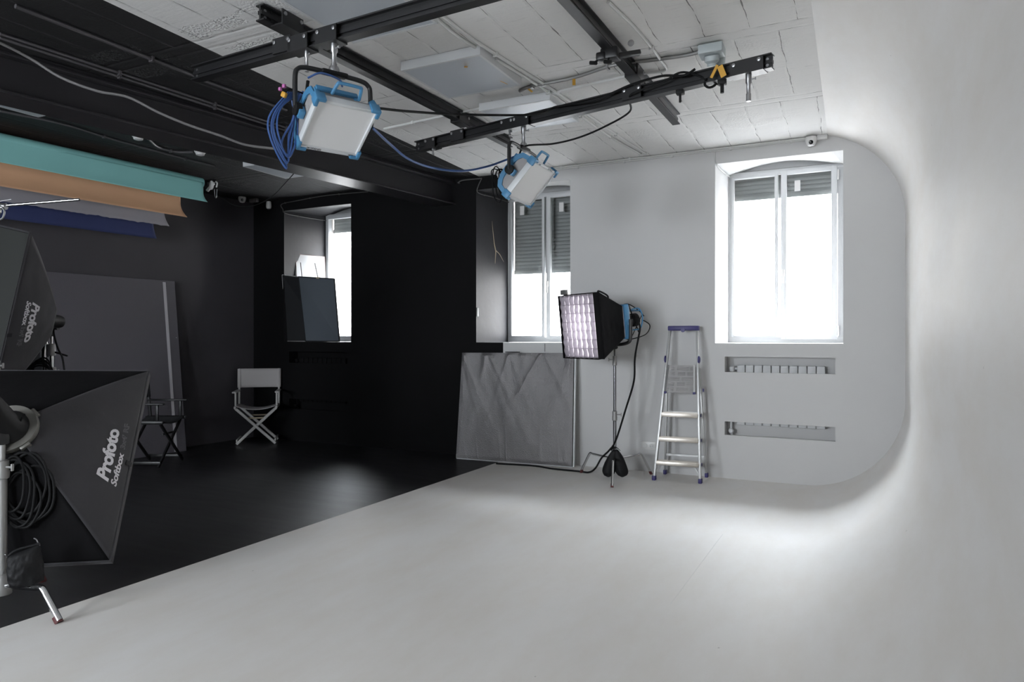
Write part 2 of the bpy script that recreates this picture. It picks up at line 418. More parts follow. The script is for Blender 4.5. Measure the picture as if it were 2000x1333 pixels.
# floor
b = MB()
N = 24
for i in range(N):
    y0 = YB+(YW-YB)*i/N; y1 = YB+(YW-YB)*(i+1)/N
    b.mi = 0; b.add([(xleft(y0), y0, 0), (xfloor(y0), y0, 0), (xfloor(y1), y1, 0), (xleft(y1), y1, 0)], [(0, 1, 2, 3)])
    b.mi = 1; b.add([(xfloor(y0), y0, 0), (XC, y0, 0), (XC, y1, 0), (xfloor(y1), y1, 0)], [(0, 1, 2, 3)])
struct(b.build('floor', [M['floor_black'], M['floor_white']]))

# right wall: floor cove, wall, ceiling cove in one sweep
b = MB(); prof = []
for k in range(25):
    a = -PI/2+PI/2*k/24; prof.append((XC+COVE*math.cos(a), COVE+COVE*math.sin(a)))
ZTC = 2.40
for k in range(1, 12): prof.append((XR, COVE+(ZTC-COVE)*k/12))
amax = math.acos((-.2-XC)/COVE)
for k in range(25):
    a = amax*k/24; prof.append((XC+COVE*math.cos(a), ZTC+COVE*math.sin(a)))
prof.append((-.2, HCEIL))
ny = 40
vs = []; fs = []
for j in range(ny+1):
    y = YB+(YW-YB)*j/ny
    for (x, z) in prof:
        vs.append((x, y, z))
n = len(prof)
for j in range(ny):
    for i in range(n-1): fs.append((j*n+i, j*n+i+1, (j+1)*n+i+1, (j+1)*n+i))
b.add(vs, fs)
struct(b.build('wall_right', M['cyc'], ang=24))

# ceiling
b = MB()
for i in range(N):
    y0 = YB+(YW-YB)*i/N; y1 = YB+(YW-YB)*(i+1)/N
    b.mi = 0; b.add([(xleft(y0), y0, HCEIL), (xceil(y0), y0, HCEIL), (xceil(y1), y1, HCEIL), (xleft(y1), y1, HCEIL)], [(0, 1, 2, 3)])
    b.mi = 1; b.add([(xceil(y0), y0, HCEIL), (-.2, y0, HCEIL), (-.2, y1, HCEIL), (xceil(y1), y1, HCEIL)], [(0, 1, 2, 3)])
struct(b.build('ceiling', [M['ceil_black'], M['ceil_white']]))

# left wall
b = MB(); b.add([(xleft(YB), YB, 0), (xleft(YW), YW, 0), (xleft(YW), YW, HCEIL), (xleft(YB), YB, HCEIL)], [(0, 1, 2, 3)])
struct(b.build('wall_left', M['side_black']))

# window wall with three deep windows and radiator slots
WX = [(-6.748, -5.63), (-3.835, -2.69), (-1.19, -.073)]
ZS, ZH = 1.296, 3.03
holes = []
for (x0, x1) in WX: holes.append((x0, x1, ZS, ZH))
SLOT = [(-6.66, -5.69), (-3.745, -2.775), (-1.10, -.136)]
for (x0, x1) in SLOT: holes += [(x0, x1, 1.02, 1.168), (x0, x1, .415, .545)]
b = MB()
xs = sorted(set([xleft(YW), SPLIT, XR]+[h[0] for h in holes]+[h[1] for h in holes]))
zs = sorted(set([0, HCEIL]+[h[2] for h in holes]+[h[3] for h in holes]))
for i in range(len(xs)-1):
    for j in range(len(zs)-1):
        cx, cz = (xs[i]+xs[i+1])/2, (zs[j]+zs[j+1])/2
        if any(h[0] < cx < h[1] and h[2] < cz < h[3] for h in holes): continue
        b.mi = 0 if cx < SPLIT else 1
        b.add([(xs[i], YW, zs[j]), (xs[i+1], YW, zs[j]), (xs[i+1], YW, zs[j+1]), (xs[i], YW, zs[j+1])], [(0, 1, 2, 3)])
YG = YW+DEPTH
def arch(t): return 3.09+.10*math.sin(PI*t)
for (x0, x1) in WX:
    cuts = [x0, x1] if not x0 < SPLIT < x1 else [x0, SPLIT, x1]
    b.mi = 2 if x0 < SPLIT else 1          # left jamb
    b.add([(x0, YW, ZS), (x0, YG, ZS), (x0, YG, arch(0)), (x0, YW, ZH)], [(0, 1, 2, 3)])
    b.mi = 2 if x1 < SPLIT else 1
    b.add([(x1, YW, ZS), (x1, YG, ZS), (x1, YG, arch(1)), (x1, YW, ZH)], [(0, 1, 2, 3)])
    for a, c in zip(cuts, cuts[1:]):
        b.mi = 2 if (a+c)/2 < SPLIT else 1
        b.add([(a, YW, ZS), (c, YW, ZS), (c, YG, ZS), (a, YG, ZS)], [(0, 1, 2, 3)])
        for k in range(12):
            t0 = (a-x0)/(x1-x0)+(c-a)/(x1-x0)*k/12; t1 = (a-x0)/(x1-x0)+(c-a)/(x1-x0)*(k+1)/12
            p0, p1 = x0+(x1-x0)*t0, x0+(x1-x0)*t1
            b.add([(p0, YW, ZH), (p1, YW, ZH), (p1, YG, arch(t1)), (p0, YG, arch(t0))], [(0, 1, 2, 3)])
for (x0, x1) in SLOT:
    b.mi = 0 if x0 < SPLIT-.3 else 1
    for (z0, z1) in ((1.02, 1.168), (.415, .545)):     # slot thickness
        y0, y1 = YW, YW+.03
        b.add([(x0, y0, z0), (x1, y0, z0), (x1, y1, z0), (x0, y1, z0)], [(0, 1, 2, 3)])
        b.add([(x0, y0, z1), (x1, y0, z1), (x1, y1, z1), (x0, y1, z1)], [(0, 1, 2, 3)])
        b.add([(x0, y0, z0), (x0, y0, z1), (x0, y1, z1), (x0, y1, z0)], [(0, 1, 2, 3)])
        b.add([(x1, y0, z0), (x1, y0, z1), (x1, y1, z1), (x1, y1, z0)], [(0, 1, 2, 3)])
    xa, xb, za, zb, yb = x0-.001, x1+.001, .36, 1.2, YW+.16   # niche behind
    y1 = YW+.03
    b.add([(xa, y1, za), (xb, y1, za), (xb, yb, za), (xa, yb, za), (xa, y1, zb), (xb, y1, zb), (xb, yb, zb), (xa, yb, zb)],
          [(0, 1, 2, 3), (4, 5, 6, 7), (0, 4, 7, 3), (1, 5, 6, 2), (3, 2, 6, 7)])
    for (zl, zu) in ((za, .415), (.545, 1.02), (1.168, zb)): b.add([(xa, y1, zl), (xb, y1, zl), (xb, y1, zu), (xa, y1, zu)], [(0, 1, 2, 3)])
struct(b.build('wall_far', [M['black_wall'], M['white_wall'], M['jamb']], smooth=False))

# windows: frame, two sashes, panes, handle, shutter
SHZ = [2.88, 2.165, 2.85]
for wi, (x0, x1) in enumerate(WX):
    fy = YG-.03
    b = MB()
    zf0, zf1 = ZS+.001, 3.10
    x1e = max(x1, x0+1.117)
    b.box(((x0+x1e)/2, fy, zf0+.03), (x1e-x0, .07, .06), bev=.004)
    b.box(((x0+x1e)/2, fy, zf1-.02), (x1e-x0, .07, .05), bev=.004)
    b.box((x0+.025, fy, (zf0+zf1+.015)/2), (.05, .068, zf1-zf0-.105), bev=.002)
    b.box((x1e-.03, fy, (zf0+zf1+.015)/2), (.06, .068, zf1-zf0-.105), bev=.002)
    # arched board above the frame
    pts = [(x0, YG-.01, zf1-.03)]+[(x0+(x1-x0)*k/12, YG-.01, arch(k/12)+.003) for k in range(13)]+[(x1, YG-.01, zf1-.03)]
    b.prism(pts, (0, .02, 0))
    w = struct(b.build('window_%d' % (wi+1), M['pvc']))
    panes = [(x0+.06, x0+.4645), (x0+.582, x0+1.00)]
    zp0, zp1 = 1.375, 3.035
    for k, (a, c) in enumerate(panes):
        s = MB(); e = .045 if k else .02
        yy = fy-(.035 if k else .025)
        if k: a0, c0 = a-.055, c+.055
        else: a0, c0 = a-.03, c+.035
        s.box(((a0+a)/2, yy, (zp0+zp1)/2), (a-a0, .05, zp1-zp0+2*e), bev=.006)
        s.box(((c0+c)/2, yy, (zp0+zp1)/2), (c0-c, .05, zp1-zp0+2*e), bev=.006)
        s.box(((a+c)/2, yy, zp0-e/2), (c-a+.01, .05, e), bev=.004)
        s.box(((a+c)/2, yy, zp1+e/2), (c-a+.01, .05, e), bev=.004)
        so = s.build('window_sash', M['pvc'], w)
        g = MB(); g.add([(a-.01, fy, zp0-.01), (c+.01, fy, zp0-.01), (c+.01, fy, zp1+.01), (a-.01, fy, zp1+.01)], [(0, 1, 2, 3)])
        g.build('pane', M['glass'], so)
        if k:
            h = MB(); hx = a0+.024; hz = 2.02 if wi != 1 else 2.0
            h.box((hx, yy-.03, hz), (.028, .012, .07), bev=.004)
            h.tube([(hx, yy-.03, hz+.02), (hx, yy-.06, hz+.02)], .009)
            h.bar((hx, yy-.06, hz+.03), (hx, yy-.055, hz-.11), .02, .014, up=V((0, 1, 0)), bev=.004)
            h.build('handle', M['white_plastic'], so)
            hg = MB()
            for zz in (1.42, 2.98): hg.tube([(c0+.01, yy-.03, zz-.05), (c0+.01, yy-.03, zz+.05)], .01)
            hg.build('hinge', M['white_plastic'], so)
        # tape/sensor square stuck on the glass
        tp = MB(); tx = (c-.10) if (wi == 1 or k) else (a+.1)
        if wi == 1: tx = a+.09
        if wi == 2: tx = a+.07
        if wi == 1 or k: tp.box((tx+.03, fy-.004, 2.93-.01), (.055, .004, .11)); tp.build('glass_sticker', M['white_plastic'], so)
    # roller shutter behind the glass
    s = MB(); zz = 3.09; ns = int((zz-SHZ[wi])/.045)
    for q in range(ns+1):
        z = SHZ[wi]+.03+q*.045
        s.add([(x0+.02, YG+.09, z-.02), (x1e-.02, YG+.09, z-.02), (x1e-.02, YG+.085, z), (x0+.02, YG+.085, z), (x1e-.02, YG+.09, z+.02), (x0+.02, YG+.09, z+.02)], [(0, 1, 2, 3), (3, 2, 4, 5)])
        s.add([(x0+.02, YG+.092, z-.024), (x1e-.02, YG+.092, z-.024), (x1e-.02, YG+.092, z+.024), (x0+.02, YG+.092, z+.024)], [(0, 1, 2, 3)])
    s.box(((x0+x1e)/2, YG+.09, SHZ[wi]+.005), (x1e-x0-.03, .02, .05), bev=.004)
    s.build('roller_shutter', M['shutter'], w)
# outer skin of the wall round the openings keeps daylight to the windows
b = MB()
XO0, XO1 = xleft(YW)-.4, XR+.4
xs = sorted([XO0, XO1]+[v for w in WX for v in (w[0]+.01, w[1]-.01)])
zs = [-.6, ZS+.02, 3.12, 4.2]
for i in range(len(xs)-1):
    for j in range(3):
        cx = (xs[i]+xs[i+1])/2
        if j == 1 and any(w[0] < cx < w[1] for w in WX): continue
        b.add([(xs[i], YG+.13, zs[j]), (xs[i+1], YG+.13, zs[j]), (xs[i+1], YG+.13, zs[j+1]), (xs[i], YG+.13, zs[j+1])], [(0, 1, 2, 3)])
for (x0, x1) in WX:       # outer reveal between skin and frame
    a, c, z0, z1 = x0+.01, x1-.01, ZS+.02, 3.12
    b.add([(a, YG-.02, z0), (c, YG-.02, z0), (c, YG+.13, z0), (a, YG+.13, z0), (a, YG-.02, z1), (c, YG-.02, z1), (c, YG+.13, z1), (a, YG+.13, z1)],
          [(0, 1, 2, 3), (4, 5, 6, 7), (0, 3, 7, 4), (1, 2, 6, 5)])
struct(b.build('wall_outer', M['facade'], smooth=False))
# building across the street and the street
b = MB(); b.box((-3, 17.2, 3.45), (60, .4, 9.3))
struct(b.build('wall_opposite', M['facade'], smooth=False))
b = MB(); b.add([(-30, YG+.14, -1.1), (30, YG+.14, -1.1), (30, 60, -1.1), (-30, 60, -1.1)], [(0, 1, 2, 3)])
struct(b.build('ground_outside', M['ground'], smooth=False))

b = MB(); b.box((-3, YG+.13+.40, 3.9), (16, .8, .3))  # unseen slab added above the windows to cut off the high sky
struct(b.build('sky_blocker_slab', M['facade'], smooth=False))
# wall behind the camera; its two unseen windows are added as fill light
RW = [(-5.8, -4.3), (-3.4, -2.2)]
b = MB(); xs = sorted([XLB, XR]+[v for w in RW for v in w]); zs = [0, 1.1, 2.7, HCEIL]
for i in range(len(xs)-1):
    for j in range(3):
        cx = (xs[i]+xs[i+1])/2
        if j == 1 and any(w[0] < cx < w[1] for w in RW): continue
        b.mi = 0 if cx < -3.55 else 1
        b.add([(xs[i], YB, zs[j]), (xs[i+1], YB, zs[j]), (xs[i+1], YB, zs[j+1]), (xs[i], YB, zs[j+1])], [(0, 1, 2, 3)])
struct(b.build('wall_near', [M['side_black'], M['white_wall']], smooth=False))
for k, (x0, x1) in enumerate(RW):
    b = MB(); z0, z1 = 1.1, 2.7
    for (a, c) in ((x0, x0+.06), (x1-.06, x1), ((x0+x1)/2-.05, (x0+x1)/2+.05)): b.box(((a+c)/2, YB, (z0+z1)/2), (c-a, .06, z1-z0))
    for z in (z0+.03, z1-.03): b.box(((x0+x1)/2, YB, z), (x1-x0, .06, .06))
    w = struct(b.build('window_%d' % (k+4), M['pvc']))  # added window, out of view, lets in fill light
    g = MB(); g.add([(x0, YB, z0), (x1, YB, z0), (x1, YB, z1), (x0, YB, z1)], [(0, 1, 2, 3)]); g.build('pane', M['glass'], w)

# steel beam under the black ceiling
BA, BB = V((-5.35, -1.5, 0)), V((-4.10, 6.84, 0))
dirB = (BB-BA).normalized(); sB = V((dirB.y, -dirB.x, 0))
b = MB()
def beamlayer(off0, off1, z0, z1):
    p = [BA+sB*off0, BB+sB*off0, BB+sB*off1, BA+sB*off1]
    b.prism([(q.x, min(q.y, YW), z0) for q in p], (0, 0, z1-z0))
beamlayer(-.30, 0, 2.885, 2.905)          # bottom flange
beamlayer(-.30, 0, 3.125, 3.145)          # top flange
beamlayer(-.19, -.06, 2.905, 3.125)       # boxed web
beamlayer(-.27, -.03, 3.145, 3.178)
bm = b.build('trim_1', M['beam'], smooth=False); struct(bm)
bev = bm.modifiers.new('b', 'BEVEL'); bev.width = .004; bev.segments = 2

# ------------------------------------------------------------------ conduits, cables
def cable(name, pts, r, m, label, cat='cable', group=None, parent=None, n=8, seg=8):
    b = MB(); b.tube(smoothpath(pts, n), r, seg)
    o = b.build(name, m, parent)
    if parent is None: tag(o, label, cat, group)
    return o
def conduit(pts, m, label, r=.009, clips=.6, group='conduit'):
    b = MB(); sp = smoothpath(pts, 6); b.tube(sp, r, 8)
    o = b.build('conduit', m); tag(o, label, 'conduit', group)
    c = MB(); acc = 0; last = sp[0]
    for p in sp[1:]:
        acc += (p-last).length
        if acc > clips:
            acc = 0; d = (p-last).normalized(); c.bar(p-d*.008, p+d*.008, r*2.9, r*2.9)
        last = p
    if c.v:
        WORLD[o.name] = o.location.copy(); c.build('clip', m, o)
    return o
zc = HCEIL-.012
conduit([atZ(846, 30, zc), atZ(900, 75, zc), atZ(1000, 135, zc), atZ(1085, 190, zc), atZ(1180, 260, zc), atZ(1252, 302, zc)], M['conduit'], 'white conduit running down the white ceiling past the square panels, nearer the panels', .011, group=None)
conduit([atZ(862, 30, zc), atZ(925, 78, zc), atZ(1012, 133, zc), atZ(1092, 184, zc), atZ(1190, 254, zc), atZ(1260, 300, zc)], M['conduit'], 'white conduit beside the one at the square panels, on its right', .011, group=None)
conduit([atZ(1188, 4, zc), atZ(1245, 60, zc), atZ(1292, 120, zc), atZ(1297, 138, zc), atZ(1240, 146, zc), atZ(1120, 172, zc), atZ(1020, 197, zc), atZ(920, 215, zc), atZ(750, 252, zc)], M['conduit'], 'white conduit bending left across the white ceiling above the far rail', .010, group=None)
conduit([atZ(1375, 99, zc), atZ(1340, 108, zc), atZ(1270, 118, zc), atZ(1200, 127, zc), atZ(1120, 152, zc), atZ(1040, 168, zc), atZ(1015, 178, zc)], M['dull_steel'], 'grey conduit feeding the ceiling socket from the left', .012, group=None)
conduit([V((-3.55, YW-.012, 3.15)), V((-2.6, YW-.012, 3.155)), V((-1.6, YW-.012, 3.158)), V((-.8, YW-.012, 3.16)), V((-.24, YW-.012, 3.165))], M['conduit'], 'white conduit along the top of the white window wall', .011, .45, group=None)
conduit([V((-3.55, YW-.035, 3.163)), V((-2.4, YW-.035, 3.168)), V((-1.3, YW-.04, 3.166)), V((-.26, YW-.035, 3.168))], M['conduit'], 'thinner white conduit along the ceiling edge of the window wall', .008, .6, group=None)
conduit([V((-1.19, YW-.008, 3.15)), V((-1.19, YW-.008, 3.06)), V((-1.17, YW-.006, 3.02)), V((-1.175, YW+.1, 3.02)), V((-1.175, YW+.4, 3.035)), V((-1.175, YW+.8, 3.07))], M['conduit'], 'thin white cable dropping into the bright white window recess', .006, .3, group=None)
conduit([V((-3.76, YW-.008, 3.15)), V((-3.80, YW-.008, 3.08)), V((-3.82, YW-.006, 3.015)), V((-3.822, YW+.1, 3.0)), V((-3.822, YW+.4, 3.02)), V((-3.822, YW+.8, 3.03))], M['pale_dim_cable'], 'thin pale cable dropping into the middle window recess', .006, .3, group=None)
conduit([V((-5.35, YW-.02, 3.15)), V((-6.0, YW-.03, 3.16)), V((-6.5, YW-.02, 3.14)), V((-6.78, YW-.01, 3.12)), V((-6.76, YW-.008, 3.05)), V((-6.735, YW+.01, 3.0)), V((-6.735, YW+.3, 3.0)), V((-6.735, YW+.8, 3.02))], M['pale_dim_cable'], 'thin grey cable along the black wall top into the left window recess', .006, .4, group=None)
bc = M['black_conduit']
for k, (a, c) in enumerate(((( 0, 22), (560, 214)), ((0, 36), (560, 220)))):
    pass
def bl(p0, p1, n=6): return [atZ(p0[0]+(p1[0]-p0[0])*i/n, p0[1]+(p1[1]-p0[1])*i/n, zc-.003) for i in range(n+1)]
conduit(bl((30, 12), (385, 150)), bc, 'black conduit on the black ceiling nearest the white edge', .013, .8, group=None)
conduit(bl((385, 153), (560, 215)), bc, 'black conduit on the black ceiling continuing past the rail end', .012, .8, group=None)
conduit(bl((0, 66), (560, 250), 8), bc, 'black conduit on the black ceiling beside the steel beam, outer one', .010, .7, group=None)
conduit(bl((0, 74), (560, 256), 8), bc, 'black conduit on the black ceiling tight against the steel beam', .010, .7, group=None)
conduit([atZ(0, 217, zc), atZ(120, 242, zc), atZ(220, 272, zc), atZ(330, 302, zc), atZ(420, 325, zc)], bc, 'black conduit on the ceiling between the beam and the teal paper roll', .010, .8, group=None)
conduit([atZ(290, 272, zc), atZ(310, 288, zc), atZ(345, 297, zc), atZ(376, 297, zc)], bc, 'short curved black conduit linking two smoke detectors', .012, .4, group=None)
conduit([V((-3.75, YW-.02, 3.15)), V((-4.0, YW-.03, 3.15)), V((-4.05, YW-.03, 3.12))], M['pale_dim_cable'], 'short pale cable on the ceiling edge beside the beam end', .008, .3, group=None)

# grey cable slung in front of the beam to the first lamp
cable('cable', [atD(-60, 60, 3.3), atD(0, 84, 3.4), atD(60, 115, 3.5), atD(120, 152, 3.55), atD(190, 178, 3.6), atD(250, 190, 3.65), atD(310, 220, 3.7), atD(370, 245, 3.75), atD(430, 265, 3.8), atD(480, 283, 3.85), atD(540, 291, 3.9)], .007, M['grey_cable'], 'long grey cable sagging in front of the steel beam to the near lamp')
cable('cable', [atD(590, 320, 6.9), atD(560, 355, 7.1), atD(530, 385, 7.4), atD(495, 402, 7.6), atD(460, 402, 7.8), atD(430, 385, 7.9)], .005, M['black_rubber'], 'thin black cable looping under the dome camera in the dark corner')

# ------------------------------------------------------------------ ceiling panels, detectors, boxes
def ceiling_panel(x0, x1, y0, y1, label, drop=.062):
    t = thing('ceiling_light_panel', label, 'ceiling light', ((x0+x1)/2, (y0+y1)/2, HCEIL-.06), 'square ceiling light panels')
    b = MB(); zb, zt = HCEIL-drop, HCEIL-.002; e = .018
    for (a, c, d, f) in ((x0, x0+e, y0+e, y1-e), (x1-e, x1, y0+e, y1-e), (x0, x1, y0, y0+e), (x0, x1, y1-e, y1)):
        b.box(((a+c)/2, (d+f)/2, (zb+zt)/2), (c-a, f-d, zt-zb))
    b.build('frame', M['panel_frame'], t, smooth=False)
    d = MB(); d.box(((x0+x1)/2, (y0+y1)/2, zb+.004), (x1-x0-2*e, y1-y0-2*e, .006)); d.build('diffuser', M['panel_white'], t, smooth=False)
    return t
ceiling_panel(-2.69, -2.09, 2.69, 3.29, 'square white ceiling light panel nearest the camera, crossed by the near rail')
ceiling_panel(-2.68, -2.08, 3.76, 4.36, 'square white ceiling light panel with bits of yellow tape, middle of three')
ceiling_panel(-2.61, -2.01, 4.70, 5.30, 'square white ceiling light panel half hidden behind the far rail')
ceiling_panel(-5.73, -5.13, 2.60, 3.20, 'white light panel on the black ceiling above the teal paper roll', .10)
ceiling_panel(-5.65, -5.05, 5.15, 5.75, 'white light panel on the black ceiling behind the beam near the far wall')
for i, (px, py, z) in enumerate(((910, 127, HCEIL-.066), (984, 158, HCEIL-.066), (1034, 172, HCEIL-.006), (1121, 157, HCEIL-.03))):
    p = atZ(px, py, z); b = MB(); 
    b.box(p+V((0, 0, -.012)), (.022, .055, .002), Matrix.Rotation(.5+i, 3, 'Z') @ Matrix.Rotation(.5, 3, 'X'))
    tag(b.build('tape_strip', M['tape']), ['yellow tape strip on the middle ceiling panel, left one', 'yellow tape strip on the right side of the middle ceiling panel', 'yellow tape strip on the ceiling just right of the middle panel', 'yellow tape strip hanging from the grey ceiling conduit'][i], 'tape', None)
def detector(p, label):
    t = thing('smoke_detector', label, 'smoke detector', p)
    b = MB(); b.lathe([(.05, 0), (.05, -.012), (.042, -.02), (.038, -.036), (.02, -.042), (0, -.042)], p, UP, 20); b.build('housing', M['white_plastic'], t)
    l = MB(); l.lathe([(.056, 0), (.056, -.006), (0, -.006)], V(p)-V((0, 0, -.0)), UP, 20); l.build('base', M['conduit'], t)
detector(atZ(270, 265, HCEIL), 'white smoke detector on the black ceiling, nearer of the two')
detector(atZ(391, 296, HCEIL), 'white smoke detector on the black ceiling, the one nearer the teal roll end')
detector(atZ(1086, 210, HCEIL), 'white smoke detector on the white ceiling above the far rail')
# junction box with yellow label
t = thing('junction_box', 'grey junction box with a yellow label on the white ceiling', 'junction box', atZ(1018, 205, HCEIL))
p = WORLD[t.name]; b = MB(); b.box(p-V((0, 0, .03)), (.11, .11, .055), bev=.008); b.build('housing', M['box_grey'], t)
b = MB(); b.box(p-V((-.0, .056, .04)), (.05, .002, .02)); b.build('warning_label', M['tape'], t)
# ceiling socket pair with hanging plugs
sp_ = atZ(1390, 100, HCEIL-.04)
t = thing('ceiling_socket_box', 'grey ceiling socket box with black plugs above the right end of the far rail', 'socket box', sp_)
b = MB(); b.box(sp_, (.15, .13, .06), bev=.01); b.box(sp_+V((.01, .10, .005)), (.10, .11, .05), bev=.01); b.build('housing', M['box_grey'], t)
b = MB(); b.lathe([(.045, 0), (.045, -.03), (.03, -.045), (.03, -.06), (0, -.06)], sp_+V((.0, 0, -.03)), V((0, -.3, 1)), 20)
b.lathe([(.036, 0), (.036, -.05), (.028, -.06), (0, -.06)], sp_+V((.03, .1, -.02)), V((0, .2, 1)), 18); b.build('socket', M['box_grey'], t)
b = MB()
for k in range(3):
    q = sp_+V((.03+.012*k, .06+.015*k, -.09)); b.tube(smoothpath([q, q+V((.005, -.02, -.06)), q+V((-.01, -.05, -.11))]), [.014]*17, 8)
b.build('plug', M['black_rubber'], t)

def dome_camera(p, label, m=M['white_plastic']):
    t = thing('dome_camera', label, 'security camera', p)
    b = MB(); b.lathe([(.045, 0), (.048, -.02), (.048, -.035), (.04, -.06), (.028, -.078), (0, -.085)], p, UP, 24); b.build('housing', m, t)
    f = -(V(p)-V((0, 0, HC))).normalized()
    c = V(p)+V((0, 0, -.045)); b = MB(); b.lathe([(.02, 0), (.018, .012), (0, .016)], c+f*.036, f, 18); b.build('lens', M['dark_lens'], t)
    return t
dome_camera(atD(473, 384, 8.95), 'white dome security camera in the dark left corner under the ceiling')
dome_camera(atY(1584, 268, YW-.06), 'white dome security camera above the bright white window')
def small_box(p, size, m, label, cat, name):
    b = MB(); b.box(p, size, bev=min(size)*.2); return tag(b.build(name, m), label, cat)
small_box(atD(496, 392, 9.0), (.13, .05, .05), M['dull_steel'], 'small grey cable box right of the corner dome camera', 'cable box', 'cable_box')
small_box(atY(1606, 268, YW-.035), (.09, .05, .04), M['conduit'], 'small pale cable box right of the dome camera above the white window', 'cable box', 'cable_box')
pp = atY(525, 394, YW-.05); b = MB(); b.lathe([(.03, 0), (.034, -.02), (.036, -.07), (.03, -.092), (.015, -.1), (0, -.1)], pp, UP, 20)
tag(b.build('motion_sensor', M['white_plastic']), 'small white cylindrical sensor on the black wall left of the left window', 'sensor')
# wall socket
t = thing('wall_socket', 'white double wall socket low on the white wall beside the ladder', 'socket', V(atY(1267, 871, YW)))
p = WORLD[t.name]; b = MB(); b.box(p-V((0, .005, 0)), (.15, .01, .08), bev=.004); b.build('cover_plate', M['white_plastic'], t)
b = MB(); 
for dx in (-.035, .035): b.lathe([(.026, 0), (.026, .004), (.020, .004), (.018, .001), (0, .001)], p+V((dx, -.010, 0)), V((0, -1, 0)), 20)
b.build('socket_ring', M['conduit'], t)
b = MB()
for dx in (-.01, .01): b.lathe([(.003, 0), (.003, .003), (0, .003)], p+V((.035+dx, -.0115, 0)), V((0, -1, 0)), 8)
b.build('pin_hole', M['dark_lens'], t)

# radiators in the niches
for wi, (x0, x1) in enumerate(SLOT):
    if wi == 1: continue
    lab = 'white panel radiator inside the slots below the bright white window' if wi == 2 else 'radiator hidden in the slots below the left window in the black wall'
    t = thing('radiator', lab, 'radiator', ((x0+x1)/2, YW+.1, .5))
    xa = x0+.10; pitch = .078
    for k in range(10):
        b = MB(); cx = xa+pitch*(k+.5)
        b.box((cx, YW+.085, .79), (pitch-.006, .018, .56), bev=.006)
        b.box((cx, YW+.115, .79), (.02, .05, .54))
        b.box((cx, YW+.115, 1.07), (pitch-.006, .075, .035), bev=.01)
        b.box((cx-.018, YW+.10, 1.045), (.028, .03, .03), bev=.004); b.box((cx+.018, YW+.10, 1.045), (.028, .03, .03), bev=.004)
        b.build('radiator_section', M['pvc'] if wi == 2 else M['black_wall'], t)
    b = MB(); b.tube([(xa-.02, YW+.10, 1.05), (xa+.01, YW+.10, 1.05)], .014); b.lathe([(.022, 0), (.024, .03), (.018, .045), (0, .045)], (xa-.045, YW+.09, 1.03), V((0, -.3, 1)), 16)
    b.tube(smoothpath([(xa-.05, YW+.10, .56), (xa-.055, YW+.10, .5), (xa-.05, YW+.11, .42), (xa-.05, YW+.12, .37)]), .011)
    b.lathe([(.022, 0), (.024, .03), (.015, .04), (0, .04)], (xa-.05, YW+.085, .45), V((0, -1, 0)), 16)
    b.build('valve', M['pvc'] if wi == 2 else M['black_wall'], t)

# cracks of fallen plaster on the middle window's black jamb
b = MB()
def jamb(px, py): return atX(px, py, WX[1][0]+.0015)
pts = [jamb(961, 432), jamb(963, 455), jamb(965, 475), jamb(968, 492), jamb(967, 515)]
b.tube(pts, [.001, .004, .006, .008, .001], 6)
b.tube([jamb(968, 489), jamb(976, 497), jamb(984, 512)], [.003, .003, .001], 6)
tag(b.build('plaster_crack', M['wood_light']), 'pale crack in the black recess side of the middle window', 'crack')
b = MB(); q = jamb(932, 610); b.box(q+V((.002, .01, 0)), (.012, .03, .10), bev=.004)
tag(b.build('chipped_plaster', M['foam']), 'pale chipped plaster edge on the black wall left of the middle window', 'plaster chip')

# ------------------------------------------------------------------ overhead rail system
def rail_profile(b, a, c, h=.088, w=.06):
    a, c = V(a), V(c)
    b.bar(a+UP*(h/2-.004), c+UP*(h/2-.004), w, .008)
    b.bar(a-UP*(h/2-.004), c-UP*(h/2-.004), w, .008)
    b.bar(a, c, .012, h-.01)
    d = (c-a).normalized(); s = d.cross(UP)
    for sg in (-1, 1):
        b.bar(a+s*sg*.012, c+s*sg*.012, .006, .02)
def trolley(parent, p, d, L=.16, drop=.055, nm='trolley', wheels=True):
    d = V(d).normalized(); s = d.cross(UP); p = V(p); b = MB()
    for sg in (-1, 1): b.bar(p+s*sg*.040-d*L/2, p+s*sg*.040+d*L/2, .008, .075)
    b.bar(p-UP*.042-d*L/2, p-UP*.042+d*L/2, .088, .010)
    o = b.build(nm, M['black_metal'], parent, smooth=False)
    w = MB()
    for e in (-.38, .38):
        for sg in (-1, 1): w.lathe([(.011, 0), (.011, .006), (.004, .008), (0, .008)], p+d*L*e+s*sg*.044+UP*.015, s*sg, 12)
    w.build('bolt', M['satin'], o)
    return o
RNA, RNB = V((-3.645, 2.95, 2.98)), V((-.60, 2.81, 2.98))
RFA, RFB = V((-3.34, 4.92, 2.98)), V((-.42, 4.32, 2.98))
def rail(name, a, c, label, hole_ends=()):
    t = thing(name, label, 'rail', (V(a)+V(c))/2)
    b = MB(); rail_profile(b, a, c); b.build('rail_profile', M['black_metal'], t, smooth=False)
    d = (V(c)-V(a)).normalized(); s = d.cross(UP)
    h = MB()
    for e in hole_ends:
        q = V(a)+d*.03 if e == 0 else V(c)-d*.03
        for sg in (-1, 1):
            for zz in (-.018, .018): h.lathe([(.009, 0), (.009, .002), (0, .002)], q+s*sg*.007+UP*zz, s*sg, 12)
    if h.v: h.build('end_bolt', M['satin'], t)
    return t
zr = 3.128
rl = rail('ceiling_rail', (-2.90, 2.76, zr), (-2.80, 5.62, zr), 'black ceiling rail running away to the window wall, left one', (0,))
rr = rail('ceiling_rail', (-1.35, 2.3, zr), (-1.285, 5.62, zr), 'black ceiling rail running away to the window wall, right one', (1,))
rn = rail('cross_rail', RNA, RNB, 'black cross rail near the camera carrying the near lamp', (0,))
